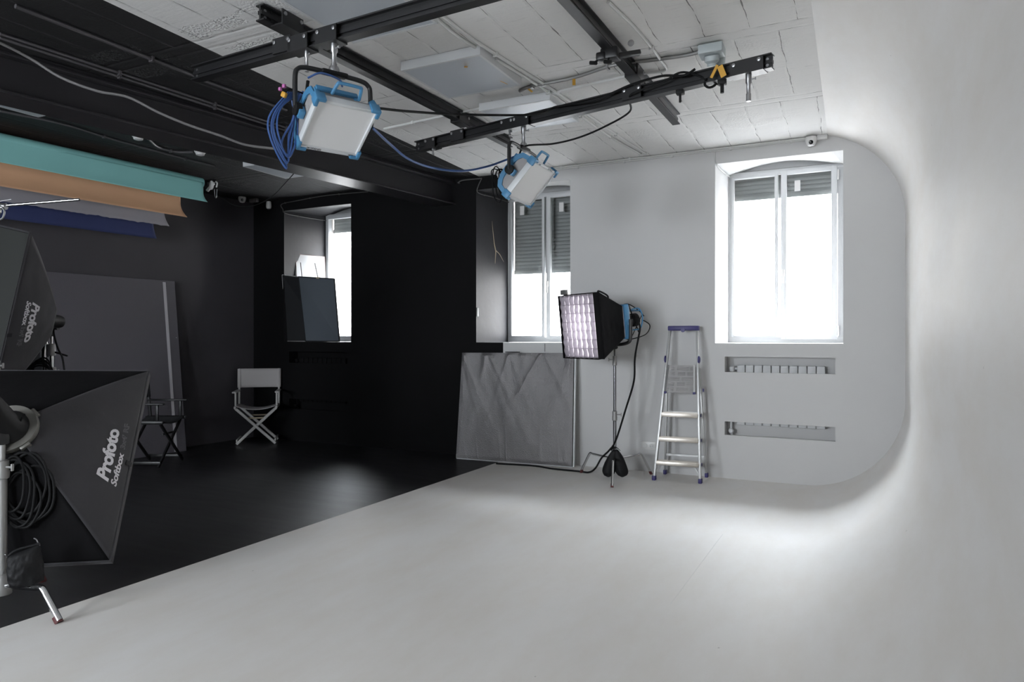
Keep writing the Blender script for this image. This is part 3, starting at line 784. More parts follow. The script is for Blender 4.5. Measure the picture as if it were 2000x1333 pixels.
rf = rail('cross_rail', RFA, RFB, 'black cross rail farther away carrying the small far lamp', (0, 1))
def isect(A, B2, x0): 
    t = (x0-A.x)/(B2.x-A.x); return A+(B2-A)*t
dN = (RNB-RNA).normalized(); dF = (RFB-RFA).normalized()
for rp, A, B2, d in ((rn, RNA, RNB, dN), (rf, RFA, RFB, dF)):
    for x0 in (-2.85, -1.31):
        q = isect(A, B2, x0)
        trolley(rp, q+UP*.01, d, .14)
        trolley(rp, q+V((0, 0, .145)), V((0, 1, 0)), .16, nm='carriage')
def spigot(parent, p, L=.1, r=.010, m='satin'):
    b = MB(); p = V(p)
    b.lathe([(r*1.5, 0), (r*1.5, -L*.3), (r, -L*.35), (r, -L*.7), (r*1.25, -L*.72), (r*1.25, -L), (0, -L)], p, UP, 14)
    b.tube([p+V((0, 0, -L*.2)), p+V((r*3.2, -r, -L*.2))], r*.35, 8); b.lathe([(r*.7, 0), (r*.7, r*.5), (0, r*.5)], p+V((r*3.2, -r, -L*.2)), V((1, 0, 0)), 8)
    return b.build('spigot', M[m], parent)
# extra trolleys with pins
for x0 in (-2.52, -2.73): 
    q = isect(RNA, RNB, x0); trolley(rn, q+V((0, 0, -.002)), dN, .15)
q0 = isect(RNA, RNB, -2.70); spigot(rn, q0-UP*.046, .115, .009)
q1 = isect(RFA, RFB, -2.22); trolley(rf, q1, dF, .15)
q1b = isect(RFA, RFB, -2.35); trolley(rf, q1b, dF, .12); spigot(rf, q1b-UP*.046, .04, .007)
q2 = isect(RFA, RFB, -3.15); trolley(rf, q2, dF, .12); spigot(rf, q2-UP*.046, .05, .008)
q3 = isect(RFA, RFB, -.56); trolley(rf, q3, dF, .2); spigot(rf, q3-UP*.046, .16, .012)
q4 = isect(RFA, RFB, -.99); b = MB(); b.box(q4-UP*.055, (.05, .05, .03), bev=.006); b.tube([q4-UP*.06, q4-UP*.12], .008); b.build('clamp_knob', M['black_plastic'], rf)
q5 = isect(RFA, RFB, -.72); b = MB(); b.box(q5-UP*.055, (.05, .05, .03), bev=.006); b.tube([q5-UP*.06, q5-UP*.12], .011); b.build('clamp_knob', M['black_plastic'], rf)
b = MB(); fwd = dF.cross(UP)
b.bar(q5+fwd*.05-dF*.05-UP*.03, q5+fwd*.05-dF*.01+UP*.04, .018, .003, up=fwd); b.bar(q5+fwd*.052+UP*.03+dF*.005, q5+fwd*.05+dF*.03-UP*.04, .035, .003, up=fwd)
tag(b.build('tape_tab', M['tape']), 'crumpled yellow tape on the right end of the far cross rail', 'tape')
# clamp on the right ceiling rail
cp = V((-1.31, 4.0, zr-.03)); t = thing('rail_clamp', 'black grip clamp with knobs hanging on the right ceiling rail', 'clamp', cp)
b = MB(); b.box(cp+V((0, 0, -.035)), (.11, .09, .07), bev=.012); b.box(cp+V((-.05, -.03, -.05)), (.06, .05, .05), bev=.012); b.bar(cp+V((.03, 0, -.05)), cp+V((.16, .08, -.02)), .04, .03, bev=.008); b.build('jaw', M['black_metal'], t)
b = MB()
for o_ in ((-.09, -.06, -.09), (.0, -.06, -.1)):
    b.tube([cp+V((o_[0]*.6, -.03, -.06)), cp+V(o_)], .006); b.box(cp+V(o_), (.05, .018, .022), Matrix.Rotation(.6, 3, 'Z'), bev=.006)
b.build('knob', M['black_plastic'], t)
b = MB(); b.lathe([(.02, 0), (.02, .004), (0, .004)], cp+V((.12, .02, .02)), V((0, -1, 0)), 14); b.build('bolt', M['satin'], t)

# ------------------------------------------------------------------ text
def text_geo(body, size, bold=0, outline=0, shear=0):
    cu = bpy.data.curves.new('lettering', 'FONT'); cu.body = body; cu.size = size; cu.offset = bold; cu.resolution_u = 3; cu.shear = shear
    cu.align_x = 'CENTER'; cu.space_character = .95
    if outline: cu.fill_mode = 'NONE'; cu.bevel_depth = outline; cu.bevel_resolution = 0
    ob = bpy.data.objects.new('lettering', cu); COL.objects.link(ob)
    dg = bpy.context.evaluated_depsgraph_get()
    me = bpy.data.meshes.new_from_object(ob.evaluated_get(dg))
    vs = [v.co.copy() for v in me.vertices]; fs = [tuple(p.vertices) for p in me.polygons]
    bpy.data.objects.remove(ob); bpy.data.meshes.remove(me); bpy.data.curves.remove(cu)
    return vs, fs

# ------------------------------------------------------------------ hard LED panel lamps on the rails
def led_panel(label, hub, alpha, theta, W, H_, cable_m, zc_, flip=False):
    """hub: yoke top point; alpha: yaw of the lamp's width; theta: downward pitch; zc_: height of the body centre"""
    w = RV*math.cos(alpha)+FV*math.sin(alpha)
    h = RV*math.sin(alpha)-FV*math.cos(alpha)
    n = h*math.cos(theta)-UP*math.sin(theta)
    u = w.cross(n).normalized()
    if u.z < 0: u = -u
    C = V((hub.x, hub.y, zc_)); R = Matrix((w, u, n)).transposed()
    def L(a, b_, c): return C+w*a+u*b_+n*c
    t = thing('led_panel_lamp', label, 'studio lamp', C, 'led panel lamps on the overhead rails')
    hw, hh = W/2, H_/2; F0, D = .10, .075
    b = MB()   # pale frame bezel
    for sg in (-1, 1):
        b.box(L(sg*(hw-.006), 0, F0-.02), (.014, H_, .045), R, .003); b.box(L(0, sg*(hh-.008), F0-.02), (W, .018, .045), R, .003)
    b.build('bezel', M['lamp_frame'], t)
    b = MB(); b.box(L(0, 0, F0-.012), (W-.02, H_-.02, .006), R); b.build('diffuser', M['diffuser'], t, smooth=False)
    b = MB()   # tapered grey housing
    fr = [L(-hw, -hh, F0-.04), L(hw, -hh, F0-.04), L(hw, hh, F0-.04), L(-hw, hh, F0-.04)]
    bk = [L(-hw, -hh*.72, F0-.04-D), L(hw, -hh*.72, F0-.04-D), L(hw, hh*.72, F0-.04-D), L(-hw, hh*.72, F0-.04-D)]
    b.add(fr+bk, [(0, 1, 2, 3), (7, 6, 5, 4), (0, 4, 5, 1), (1, 5, 6, 2), (2, 6, 7, 3), (3, 7, 4, 0)])
    for sg in (-1, 1):
        for k in range(5): b.box(L(sg*hw, .015*(k-2)+.03, F0-.06), (.002, .008, .02), R)
    b.build('housing', M['lamp_grey'], t, smooth=False)
    for sx in (-1, 1):        # blue side cheeks with a curved back edge
        pts = []
        for k in range(9):
            a = -PI/2+PI*k/8; pts.append(L(sx*(hw+.002), hh*1.0*math.sin(a), F0-.045-.115*math.cos(a)**.6 if abs(math.cos(a)) > 1e-6 else F0-.045))
        inn = []
        for k in range(8, -1, -1):
            a = -PI/2+PI*k/8; inn.append(L(sx*(hw+.002), hh*.80*math.sin(a), F0-.045-.08*math.cos(a)**.6 if abs(math.cos(a)) > 1e-6 else F0-.045))
        b = MB(); k2 = len(pts); ext = w*sx*.008
        vs = pts+[inn[k2-1-i] for i in range(k2)]; vs2 = [v+ext for v in vs]
        al = vs+vs2; m2 = 2*k2; fs = []
        for i in range(k2-1):
            fs += [(i, i+1, k2+i+1, k2+i), (m2+i, m2+k2+i, m2+k2+i+1, m2+i+1), (i, m2+i, m2+i+1, i+1), (k2+i, k2+i+1, m2+k2+i+1, m2+k2+i)]
        b.add(al, fs); b.build('side_cheek', M['blue'], t, smooth=False)
        for sy in (-1, 1):    # blue corner bumpers
            b = MB(); b.box(L(sx*(hw-.016), sy*(hh+.002), F0-.018), (.055, .022, .06), R, .006); b.box(L(sx*(hw+.002), sy*(hh-.016), F0-.018), (.022, .055, .06), R, .006)
            b.build('corner_bumper', M['blue'], t)
    # electronics box behind
    b = MB(); b.box(L(0, 0, F0-.15), (W*.62, H_*.55, .07), R, .01); b.build('power_unit', M['lamp_grey'], t)
    b = MB()
    for sg in (-1, 1): b.box(L(sg*W*.33, 0, F0-.15), (.03, H_*.6, .085), R, .008)
    b.box(L(0, H_*.3, F0-.18), (W*.7, .02, .03), R, .005); b.build('rear_guard', M['blue'], t)
    b = MB(); hy = hh+.012
    b.tube(smoothpath([L(-.075, hh-.005, F0-.07), L(-.065, hy+.045, F0-.075), L(-.05, hy+.055, F0-.075), L(.05, hy+.055, F0-.075), L(.065, hy+.045, F0-.075), L(.075, hh-.005, F0-.07)], 5), .009, 8); b.build('carry_handle', M['blue'], t)
    # yoke: black band from both pivots over the top
    PW = hw+.045; b = MB(); zt = hub.z
    piv = 0.0
    path = [C-w*PW-UP*.0, C-w*PW+UP*(zt-zc_-.06), C-w*(PW-.015)+UP*(zt-zc_-.02), C-w*(PW-.055)+UP*(zt-zc_-.004), C-w*.06+UP*(zt-zc_), C+w*.06+UP*(zt-zc_), C+w*(PW-.055)+UP*(zt-zc_-.004), C+w*(PW-.015)+UP*(zt-zc_-.02), C+w*PW+UP*(zt-zc_-.06), C+w*PW]
    b.tube(smoothpath(path, 6), .013, 10); b.build('yoke', M['black_metal'], t)
    b = MB(); b.box(V((hub.x, hub.y, zt)), (.15, .055, .026), Matrix((w, w.cross(UP)*-1, UP)).transposed(), .012); b.build('yoke_hub', M['black_plastic'], t)
    for sg in (-1, 1):
        b = MB(); b.lathe([(.034, -.01), (.036, .0), (.034, .022), (.012, .028), (0, .028)], C+w*sg*(PW-.018), w*sg, 20); b.build('tilt_knob', M['black_plastic'], t)
        b = MB(); b.box(L(sg*(hw+.02), 0, F0-.08), (.035, .05, .05), R, .006); b.build('pivot_block', M['blue'], t)
    b = MB(); b.tube([C-w*(PW-.06)+UP*.06-h*.02, C-w*(PW-.08)+UP*.17-h*.03], [.006, .009]); b.build('tilt_lever', M['black_plastic'], t)
    spigot(t, V((hub.x, hub.y, 2.935)), 2.935-zt-.008, .013)
    b = MB(); b.lathe([(.028, 0), (.03, .012), (.024, .03), (0, .03)], V((hub.x, hub.y, zt+.008)), UP, 20); b.build('spigot_collar', M['satin'], t)
    # hanging loops of cable behind
    b = MB(); rnd = random.Random(3 if flip else 5)
    if not flip:
        for k in range(6):
            c0 = C-w*(hw+.06+.012*k)-h*.06+UP*(-.05-.012*k)
            b.tube(smoothpath([c0+UP*(.16+.01*k)+w*.06, c0+UP*.06-w*(.03+.012*rnd.random()), c0-UP*.06-w*(.05*rnd.random()+.02), c0-UP*(.17+.03*rnd.random())+w*.01*k, c0-UP*.05+w*(.03+.03*rnd.random())-h*.02, c0+UP*.08+w*(.04+.01*k), c0+UP*.17+w*.08], 6), .0055, 7)
        b.tube(smoothpath([L(-hw+.02, -hh-.01, .0), L(-.1, -hh-.04, -.02), L(.0, -hh-.045, -.02), L(.05, -hh-.02, -.02), L(-.02, -hh-.01, -.05), L(-.12, -hh-.02, -.04)], 6), .0055, 7)
        b.tube(smoothpath([L(-hw-.02, hh, -.05), L(-hw+.04, hh+.04, -.06), L(-.02, hh+.02, -.07), L(.02, hh-.03, -.09)], 6), .0055, 7)
    else:
        for k in range(4):
            c0 = C-w*(.02*k)-h*(.16+.01*k)-UP*(.02+.012*k)
            b.tube(loop_pts(c0, w, UP, .05+.012*k, .09+.015*k, 24, .08, k), .0045, 7, closed=True)
        b.tube(smoothpath([C-h*.13+UP*.02, C-h*.2-w*.08+UP*.06, C-h*.22-w*.1+UP*.02, C-h*.18-w*.03-UP*.10, C-h*.1-w*.0-UP*.14], 6), .0045, 7)
    b.build('cable_loop', cable_m, t)
    # lettering on the bezel
    ew = -hh+.008
    for (tx, body, sz, px_, bold) in ((0, 'SKYPANEL', .019, -.085, .0003), (0, 'ARRI', .013, .125, .0006)):
        vs, fs = text_geo(body, sz, bold, shear=.2)
        pc = L(px_, ew-.004, F0+.0035)
        if flip: pc = L(-px_*.9, hh-.012, F0+.0035)
        b = MB(); b.add([pc+w*v.x+u*v.y+n*(v.z+.0006) for v in vs], fs); b.build('brand_lettering', M['text_black'], t, smooth=False)
    return t, C, w, u, n, h
q = isect(RNA, RNB, -2.50)
t1, C1, w1, u1, n1, h1 = led_panel('large pale led lamp with blue corners and tangled blue cables on the near rail', V((q.x, q.y, 2.77)), math.radians(37.7), math.radians(56), .335, .328, M['blue_cable'], 2.54)
t2, C2, w2, u2, n2, h2 = led_panel('smaller-looking led lamp with blue corners and black cables on the far rail', V((q1.x, q1.y, 2.775)), math.radians(64), math.radians(43), .41, .33, M['black_rubber'], 2.565, True)
# coloured clips on a short lead of the first lamp
b = MB(); c0 = C1-w1*.26+UP*.07-h1*.03
b.tube(smoothpath([c0+w1*.1+UP*.03, c0+w1*.03+UP*.035, c0], 5), .004); tag(b.build('clip_lead', M['black_rubber']), 'short black lead behind the near lamp holding coloured clips', 'cable')
b = MB(); b.box(c0, (.03, .02, .028), Matrix.Rotation(.5, 3, 'Y'), .005); tag(b.build('clip', M['tape']), 'small yellow clip hanging behind the near lamp', 'clip')
b = MB(); b.box(c0+UP*.045, (.02, .015, .02), None, .004); b.box(c0+UP*.025-w1*.02, (.016, .016, .018), None, .004); tag(b.build('clip', M['pink']), 'small pink clip above the yellow clip behind the near lamp', 'clip')

# cables between lamps and rails
cable('cable', [atD(728, 250, 3.95), atD(760, 280, 4.2), atD(800, 312, 4.4), atD(850, 329, 4.7), atD(905, 334, 4.9), atD(950, 326, 5.1), atD(990, 312, 5.25), atD(1008, 305, 5.3)], .008, M['blue_cable'], 'blue cable sagging from the near lamp to the far lamp')
def rf_at(x, dz=0, off=0): q = isect(RFA, RFB, x); return q+V((0, -off, dz))
cable('cable', [atD(742, 212, 3.95), atD(800, 218, 4.2), atD(880, 223, 4.5), atD(970, 225, 4.7), atD(1050, 223, 4.8), rf_at(-1.9, .03, .05), rf_at(-1.6, -.0, .06), rf_at(-1.45, .03, .05), rf_at(-1.3, .05, .06), rf_at(-1.1, .055, .06), rf_at(-.95, .02, .07), rf_at(-.88, .05, .05)], .008, M['black_rubber'], 'black cable from the near lamp draped along the far rail')
cable('cable', [atD(1012, 318, 5.25), atD(1015, 300, 5.2), atD(1028, 285, 5.15), atD(1080, 281, 5.05), atD(1130, 269, 5.0), atD(1180, 248, 4.95), atD(1230, 218, 4.9), rf_at(-1.32, -.02, .06), rf_at(-1.1, .01, .06), rf_at(-.95, .04, .07), sp_+V((.03, .02, -.2))], .007, M['black_rubber'], 'black cable from the far lamp rising to the right along the rail')
cable('cable', [sp_+V((.03, .03, -.17)), sp_+V((.02, -.0, -.215)), sp_+V((-.01, -.03, -.235)), sp_+V((-.035, -.035, -.215)), sp_+V((-.03, -.01, -.17))], .008, M['black_rubber'], 'short loop of black cable under the ceiling socket box')

# ------------------------------------------------------------------ background paper rolls
wdir = V((math.sin(math.radians(4)), math.cos(math.radians(4)), 0)); wnrm = V((wdir.y, -wdir.x, 0))
def paper_roll(base, L_, zc_, r, drop, m, lab, curl, ragged=0, dz=0):
    t = thing('paper_roll', lab, 'backdrop paper roll', base, 'backdrop paper rolls on the left wall')
    a = V((base.x, base.y, zc_)); e = a-wdir*L_
    b = MB(); b.tube([a, a-wdir*.01, e], r, 32); b.build('roll', m, t)
    b = MB(); b.tube([a+wdir*.06, e-wdir*.05], .02, 12); b.build('core_tube', M['black_plastic'], t)
    z0 = zc_
    def fn(u_, v_):
        p = a-wdir*(.02+u_*(L_-.04)) + wnrm*(r+.001)
        z = z0+(drop-z0)*v_
        k = max(0, (v_-.55)/.45)
        off = curl*k*k + .004*math.sin(u_*9+v_*3)
        edge = (1-u_)**18*.05*k*k
        zz = z
        if ragged and v_ > .97: zz += ragged*noise.noise(V((u_*60, 3, 0)))+ragged*.5*noise.noise(V((u_*200, 7, 0)))
        return V((p.x, p.y, zz))+wnrm*off+wdir*edge
    b = MB(); b.grid(fn, 120, 14); b.build('hanging_sheet', m, t, solid=.0015)
    return t
XT = -6.40
paper_roll(V((XT, 5.26, 2.83)), 3.55, 3.045, .058, 2.835, M['teal'], 'teal background paper roll, frontmost and highest on the left wall rack', .01)
paper_roll(V((-6.73, 5.24, 2.69)), 3.55, 3.02, .05, 2.69, M['orange'], 'peach brown background paper hanging just behind the teal sheet', .05)
paper_roll(V((-6.98, 5.22, 2.60)), 3.55, 3.02, .05, 2.605, M['grey_paper'], 'grey background paper hanging behind the peach sheet', .03, .012)
paper_roll(V((-7.14, 5.20, 2.47)), 3.55, 3.02, .05, 2.475, M['blue_paper'], 'navy background paper hanging lowest, nearest the left wall', .0)
# bracket
t = thing('roll_bracket', 'pale wall bracket holding the end of the teal paper roll', 'bracket', V((XT, 5.34, 2.9)))
b = MB(); p = V((XT, 5.36, 3.04)); b.bar(p+V((-.03, 0, -.06)), p+V((.04, .03, .03)), .03, .03, bev=.006); b.lathe([(.05, 0), (.05, .012), (.03, .02), (0, .02)], p+V((.03, .0, .0)), V((.3, 1, 0)), 18)
b.tube(smoothpath([p+V((-.02, .04, 0)), p+V((.02, .06, .05)), p+V((.07, .05, .03)), p+V((.07, .04, -.02))], 5), .008); b.build('hook', M['white_plastic'], t)
b = MB(); b.bar(V((XT+.04, 5.40, 3.10)), V((-7.36, 5.40, 3.10)), .04, .03); b.build('arm', M['black_metal'], t)
b = MB(); b.tube(smoothpath([p+V((.05, .03, -.04)), p+V((.05, .04, -.12)), p+V((.07, .04, -.13)), p+V((.08, .04, -.04))], 5), .003, 6); b.build('chain', M['satin'], t)

# ------------------------------------------------------------------ boards on the left wall
def lean_board(y0, y1, zt, gap0, gap1, thick, m, label, stripe=False, name='backdrop_board'):
    t = thing(name, label, 'board', V((xleft((y0+y1)/2)+gap0, (y0+y1)/2, 0)))
    def P(y, z): 
        g = gap0+(gap1-gap0)*z/zt; return V((xleft(y)+g, y, z))
    b = MB(); n_ = (P(y1, 0)-P(y0, 0)).cross(P(y0, zt)-P(y0, 0)).normalized()
    if n_.x < 0: n_ = -n_
    b.prism([P(y0, .002), P(y1, .002), P(y1, zt), P(y0, zt)], -n_*thick)
    o = b.build('panel', m, t, smooth=False); bv = o.modifiers.new('b', 'BEVEL'); bv.width = .003
    if stripe:
        s = MB()
        def Q(y, z): return P(y, z)+n_*.0015
        s.prism([Q(y1-.155, .01), Q(y1-.118, .01), Q(y1-.118, zt-.02), Q(y1-.155, zt-.02)], n_*.001)
        s.build('pale_strip', M['stripe'], t, smooth=False)
        for zz in (1.35,):
            s = MB(); s.lathe([(.006, 0), (.006, .002), (0, .002)], P(y1-.03, zz), n_, 8); s.build('screw', M['satin'], t)
lean_board(4.17, 5.64, 2.03, .27, .06, .025, M['board'], 'large textured black board with a pale strip leaning on the left wall', True)
lean_board(3.9, 5.2, 2.02, .16, .022, .015, M['flag_black'], 'plain matt black board behind the striped board', False)

# ------------------------------------------------------------------ director's chairs
def director_chair(loc, rz, frame, cloth, rungm, label):
    t = thing('director_chair', label, 'chair', loc); R = Matrix.Rotation(rz, 3, 'Z'); O = V(loc)
    def P(x, y, z): return O+R @ V((x, y, z))
    upy = R @ V((0, 1, 0))
    W2, D = .245, .36; zs_, za, zb = .475, .665, .945
    def part(nm, fn, m): b = MB(); fn(b); return b.build(nm, m, t)
    for y in (0, -D):
        for sg in (-1, 1):
            part('leg', lambda b: b.bar(P(-sg*.235, y+sg*.012, .012), P(sg*W2, y+sg*.012, zs_-.01), .040 if 0 else .022, .034, up=upy.cross((P(sg*W2, y, zs_)-P(-sg*.235, y, 0)).normalized()), bev=.008), frame)
    for sg in (-1, 1):
        part('seat_rail', lambda b: b.bar(P(sg*W2, .045, zs_), P(sg*W2, -D-.04, zs_), .030, .036, bev=.01), frame)
        part('foot_rail', lambda b: b.bar(P(sg*.228, .01, .055), P(sg*.228, -D-.01, .055), .020, .034, bev=.006), frame)
        part('armrest', lambda b: b.bar(P(sg*(W2+.008), .06, za), P(sg*(W2+.008), -D-.02, za), .052, .020, bev=.008), frame)
        part('arm_post', lambda b: b.bar(P(sg*W2, -.02, zs_+.015), P(sg*W2, -.02, za-.008), .022, .030, up=upy, bev=.005), frame)
        part('back_post', lambda b: b.bar(P(sg*W2, -D+.01, zs_+.01), P(sg*W2, -D-.035, zb), .024, .034, up=upy, bev=.006), frame)
    for (y, z) in ((0, .335), (-D, .335)):
        part('stretcher', lambda b: b.bar(P(-.11, y-.03, z), P(.11, y-.03, z), .012, .018), rungm)
    b = MB()
    for y in (.018, -D-.018):
        for q_ in ((0, .243), (-.12, .348), (.12, .348)):
            b.lathe([(.008, 0), (.008, .004), (0, .004)], P(q_[0], y, q_[1]), upy if y > 0 else -upy, 10)
    b.build('rivet', M['satin'], t)
    b = MB(); b.grid(lambda u_, v_: P(-W2+2*W2*u_, .03-(D+.05)*v_, zs_+.018-.05*(1-(2*u_-1)**2)), 14, 6); b.build('seat', cloth, t, solid=.004)
    b = MB(); b.grid(lambda u_, v_: P(-W2-.012+(2*W2+.024)*u_, -D-.015-.020*v_-.022*(1-(2*u_-1)**2)+.018, .70+(zb-.70)*v_), 14, 6)
    for sg in (-1, 1): b.tube([P(sg*W2, -D-.012, .70), P(sg*W2, -D-.035, zb-.005)], .024, 10)
    b.build('backrest', cloth, t, solid=.004)
    return t
director_chair((-6.735, 6.35, 0), math.radians(-139.5), M['chair_white'], M['canvas_white'], M['wood_light'], 'pale wooden director chair with light canvas against the black wall')
director_chair((-6.50, 4.96, 0), math.radians(-64), M['black_metal'], M['canvas_black'], M['black_metal'], 'black director chair half hidden behind the big softbox')

# ------------------------------------------------------------------ silver reflector board
BLc, BRc = V((-3.945, 6.58, .015)), V((-2.600, 6.66, .015))
TLc, TRc = V((-3.96, 6.74, 1.18)), V((-2.615, 6.75, 1.19))
t = thing('reflector_board', 'large board wrapped in creased silver cloth leaning under the middle window', 'reflector board', V((-3.28, 6.65, 0)))
nb = (BRc-BLc).cross(TLc-BLc).normalized()
if nb.y > 0: nb = -nb
rnd = random.Random(11)
folds = []
for k in range(26):
    top = rnd.choice([0.02, .24, .45, .52, .75, .98])+rnd.uniform(-.03, .03); ang = rnd.uniform(-.55, .55)*(1 if top < .5 else 1)
    folds.append((top, ang, rnd.uniform(.018, .045), rnd.uniform(.003, .010), rnd.uniform(.5, 1.3)))
bfold = [(rnd.random(), rnd.uniform(-.25, .25), rnd.uniform(.008, .02), rnd.uniform(.002, .006), rnd.uniform(.2, .5)) for _ in range(16)]
def cloth(u_, v_):
    p = BLc.lerp(BRc, u_).lerp(TLc.lerp(TRc, u_), v_)
    e = min(u_, 1-u_, v_, 1-v_); k = min(1, e/.03)
    dv = 1-v_; hgt = 0
    for (tp, an, wd, am, ln) in folds:
        x = u_-(tp+an*dv); f = max(0, 1-dv/ln)**.5; wd2 = wd*(.6+1.2*dv); hgt += am*f*math.exp(-(x/wd2)**2)
    for (tp, an, wd, am, ln) in bfold:
        x = u_-(tp+an*v_); f = max(0, 1-v_/ln); hgt += am*f*math.exp(-(x/(wd*(.6+v_)))**2)
    hgt += .010*noise.noise(V((u_*6, v_*4, 1)))+.0012*noise.noise(V((u_*26, v_*15, 4)))+.0006*noise.noise(V((u_*70, v_*60, 1)))
    sag = -.012*math.sin(u_*PI*5)*max(0, 1-v_*30) if v_ < .033 else 0
    return p+nb*(.002+k*(hgt+.006)) + UP*0
b = MB(); b.grid(cloth, 230, 170); b.build('silver_cloth', M['silver'], t, ang=180)
b = MB(); q = [BLc, BRc, TRc, TLc]; b.prism([v+nb*.001 for v in q], -nb*.035); b.build('foam_core', M['dull_steel'], t, smooth=False)
b = MB(); b.bar(BRc-nb*.03+V((.012, 0, 0)), TRc-nb*.03+V((.012, 0, 0)), .012, .05); b.bar(BLc-nb*.03, BRc-nb*.03, .04, .015); b.build('edge_trim', M['lamp_frame'], t)
b = MB(); b.box(TLc.lerp(TRc, .47)+UP*.008, (.16, .04, .008)); b.build('top_tab', M['black_cloth'], t)
b = MB(); b.bar(V((-2.98, YW-.012, ZS-.012)), V((-2.98, YW-.012, 1.2)), .004, .004); tag(b.build('cord', M['grey_cable']), 'thin cord hanging from the middle window sill behind the silver board', 'cord')
cable('cable', [V((-3.4, 6.50, .008)), V((-3.0, 6.56, .008)), V((-2.75, 6.50, .008)), atZ(1130, 921, .01), atZ(1150, 923, .01), atZ(1163, 915, .03), atD(1175, 895, 6.7), atD(1190, 880, 6.64), atD(1203, 860, 6.60), atD(1222, 800, 6.60), atD(1238, 745, 6.6), atD(1240, 700, 6.6), atD(1247, 660, 6.55), atD(1250, 640, 6.5), atD(1246, 628, 6.5)], .009, M['black_rubber'], 'long black cable from the lit softbox lamp down to the floor')

# ------------------------------------------------------------------ items on the left window sill
def sheet(name, pts, thick, m, label, cat, edge=None, edge_w=.012, group=None):
    """pts: BL, BR, TR, TL"""
    t = thing(name, label, cat, (V(pts[0])+V(pts[1]))/2, group)
    P = [V(p) for p in pts]; n_ = (P[1]-P[0]).cross(P[3]-P[0]).normalized()
    b = MB(); b.prism(P, -n_*thick); b.build('panel', m, t, smooth=False)
    if edge:
        b = MB()
        for i in range(4): b.bar(P[i], P[(i+1) % 4], edge_w, edge_w, up=n_, bev=.002)
        b.build('frame', edge, t)
    return t, P, n_
zsill = ZS+.008
def sill(px, y): p = atY(px, 660, y); return V((p.x, p.y, zsill))
t, P_, n_ = sheet('lighting_flag', [sill(597, 6.86), sill(663, 6.86), atY(653, 545, 6.93), atY(583, 541, 6.885)], .006, M['flag'], 'blue-grey cloth lighting flag leaning in the left window, front one', 'lighting flag', M['flag_black'], .014)
def gap(px, py, d): return atD(px, py, d)
b = MB(); b.tube([P_[3]+(P_[2]-P_[3])*.10, P_[3]+(P_[2]-P_[3])*.06+UP*.19], .006); b.tube([P_[3]+(P_[2]-P_[3])*.55, P_[3]+(P_[2]-P_[3])*.46+UP*.19], .006); b.build('mounting_pin', M['ring_metal'], t)
b = MB(); b.box(P_[3]+(P_[2]-P_[3])*.55, (.05, .02, .02), None, .004); b.build('pin_plate', M['wood_light'], t)
sheet('lighting_flag', [sill(560, 6.90), sill(640, 7.02), atY(640, 548, 7.24), atY(551, 537, 6.83)], .006, M['flag_black'], 'black cloth lighting flag leaning at the left edge of the left window', 'lighting flag', M['dull_steel'], .010)
sheet('polystyrene_board', [sill(586, 7.02), sill(641, 7.52), atY(634, 502, 7.55), atY(577, 496, 7.06)], .05, M['foam'], 'white polystyrene board standing behind the flags in the left window', 'board', M['copper'], .006)
# ------------------------------------------------------------------ stands
def stand(name, C, feet, zleg, top, r0, m, label, foot_m, sections, legr=.011, cat='light stand', bend=.72, leg_m=None):
    C = V(C); t = thing(name, label, cat, C); leg_m = leg_m or m
    b = MB(); z = zleg-.04
    for (z1, r) in sections: b.lathe([(r, z), (r, z1), (0, z1)], V((C.x, C.y, 0)), UP, 20); z = z1-.001
    b.build('column', m, t)
    b = MB()
    zz = zleg-.04
    for i, (z1, r) in enumerate(sections[:-1]):
        b.lathe([(r*1.0, z1-.09), (r*1.45, z1-.085), (r*1.5, z1-.05), (r*1.35, z1-.045), (r*1.4, z1), (r*1.0, z1+.005)], V((C.x, C.y, 0)), UP, 20)
    b.build('collar', M['dull_steel'], t)
    if len(sections) > 1:
        b = MB()
        for i, (z1, r) in enumerate(sections[:-1]):
            p = V((C.x, C.y, z1-.03)); d = (RV*1-FV*.3).normalized() if i % 2 == 0 else (RV*-1-FV*.2).normalized()
            b.tube([p+d*r, p+d*(r+.04)], .006, 8); b.bar(p+d*(r+.045)+UP*.018, p+d*(r+.045)-UP*.018, .014, .008, up=d, bev=.003)
        b.build('wing_knob', M['dull_steel'], t)
    b = MB(); b.lathe([(r0*1.3, zleg-.055), (r0*1.9, zleg-.045), (r0*1.9, zleg+.04), (r0*1.3, zleg+.055), (0, zleg+.055)], V((C.x, C.y, 0)), UP, 20); b.build('hub', M['dull_steel'], t)
    for f in feet:
        f = V(f); d = V((f.x-C.x, f.y-C.y, 0)); L_ = d.length; d.normalize()
        a = V((C.x, C.y, zleg))+d*r0; k = V((C.x, C.y, zleg+.02))+d*L_*bend; k0 = V((C.x, C.y, zleg+.02))+d*L_*(bend-.12); k1 = k.lerp(f, .2)
        b = MB(); b.tube([a, a.lerp(k0, .5), k0]+smoothpath([k0, k0.lerp(k, .8)+UP*.004, k1], 6)[1:]+[f+UP*.012], legr, 12)
        lo = b.build('leg', leg_m, t)
        b = MB(); b.tube([f+UP*.002, f+(k1-f).normalized()*.035], legr*1.2, 12); b.build('foot_cap', foot_m, lo)
    return t
def third_foot(C, f1, f2):
    C, f1, f2 = V(C), V(f1), V(f2); d = (C-(f1+f2)/2); d.z = 0; d.normalize(); return C+d*((f1-C).length)

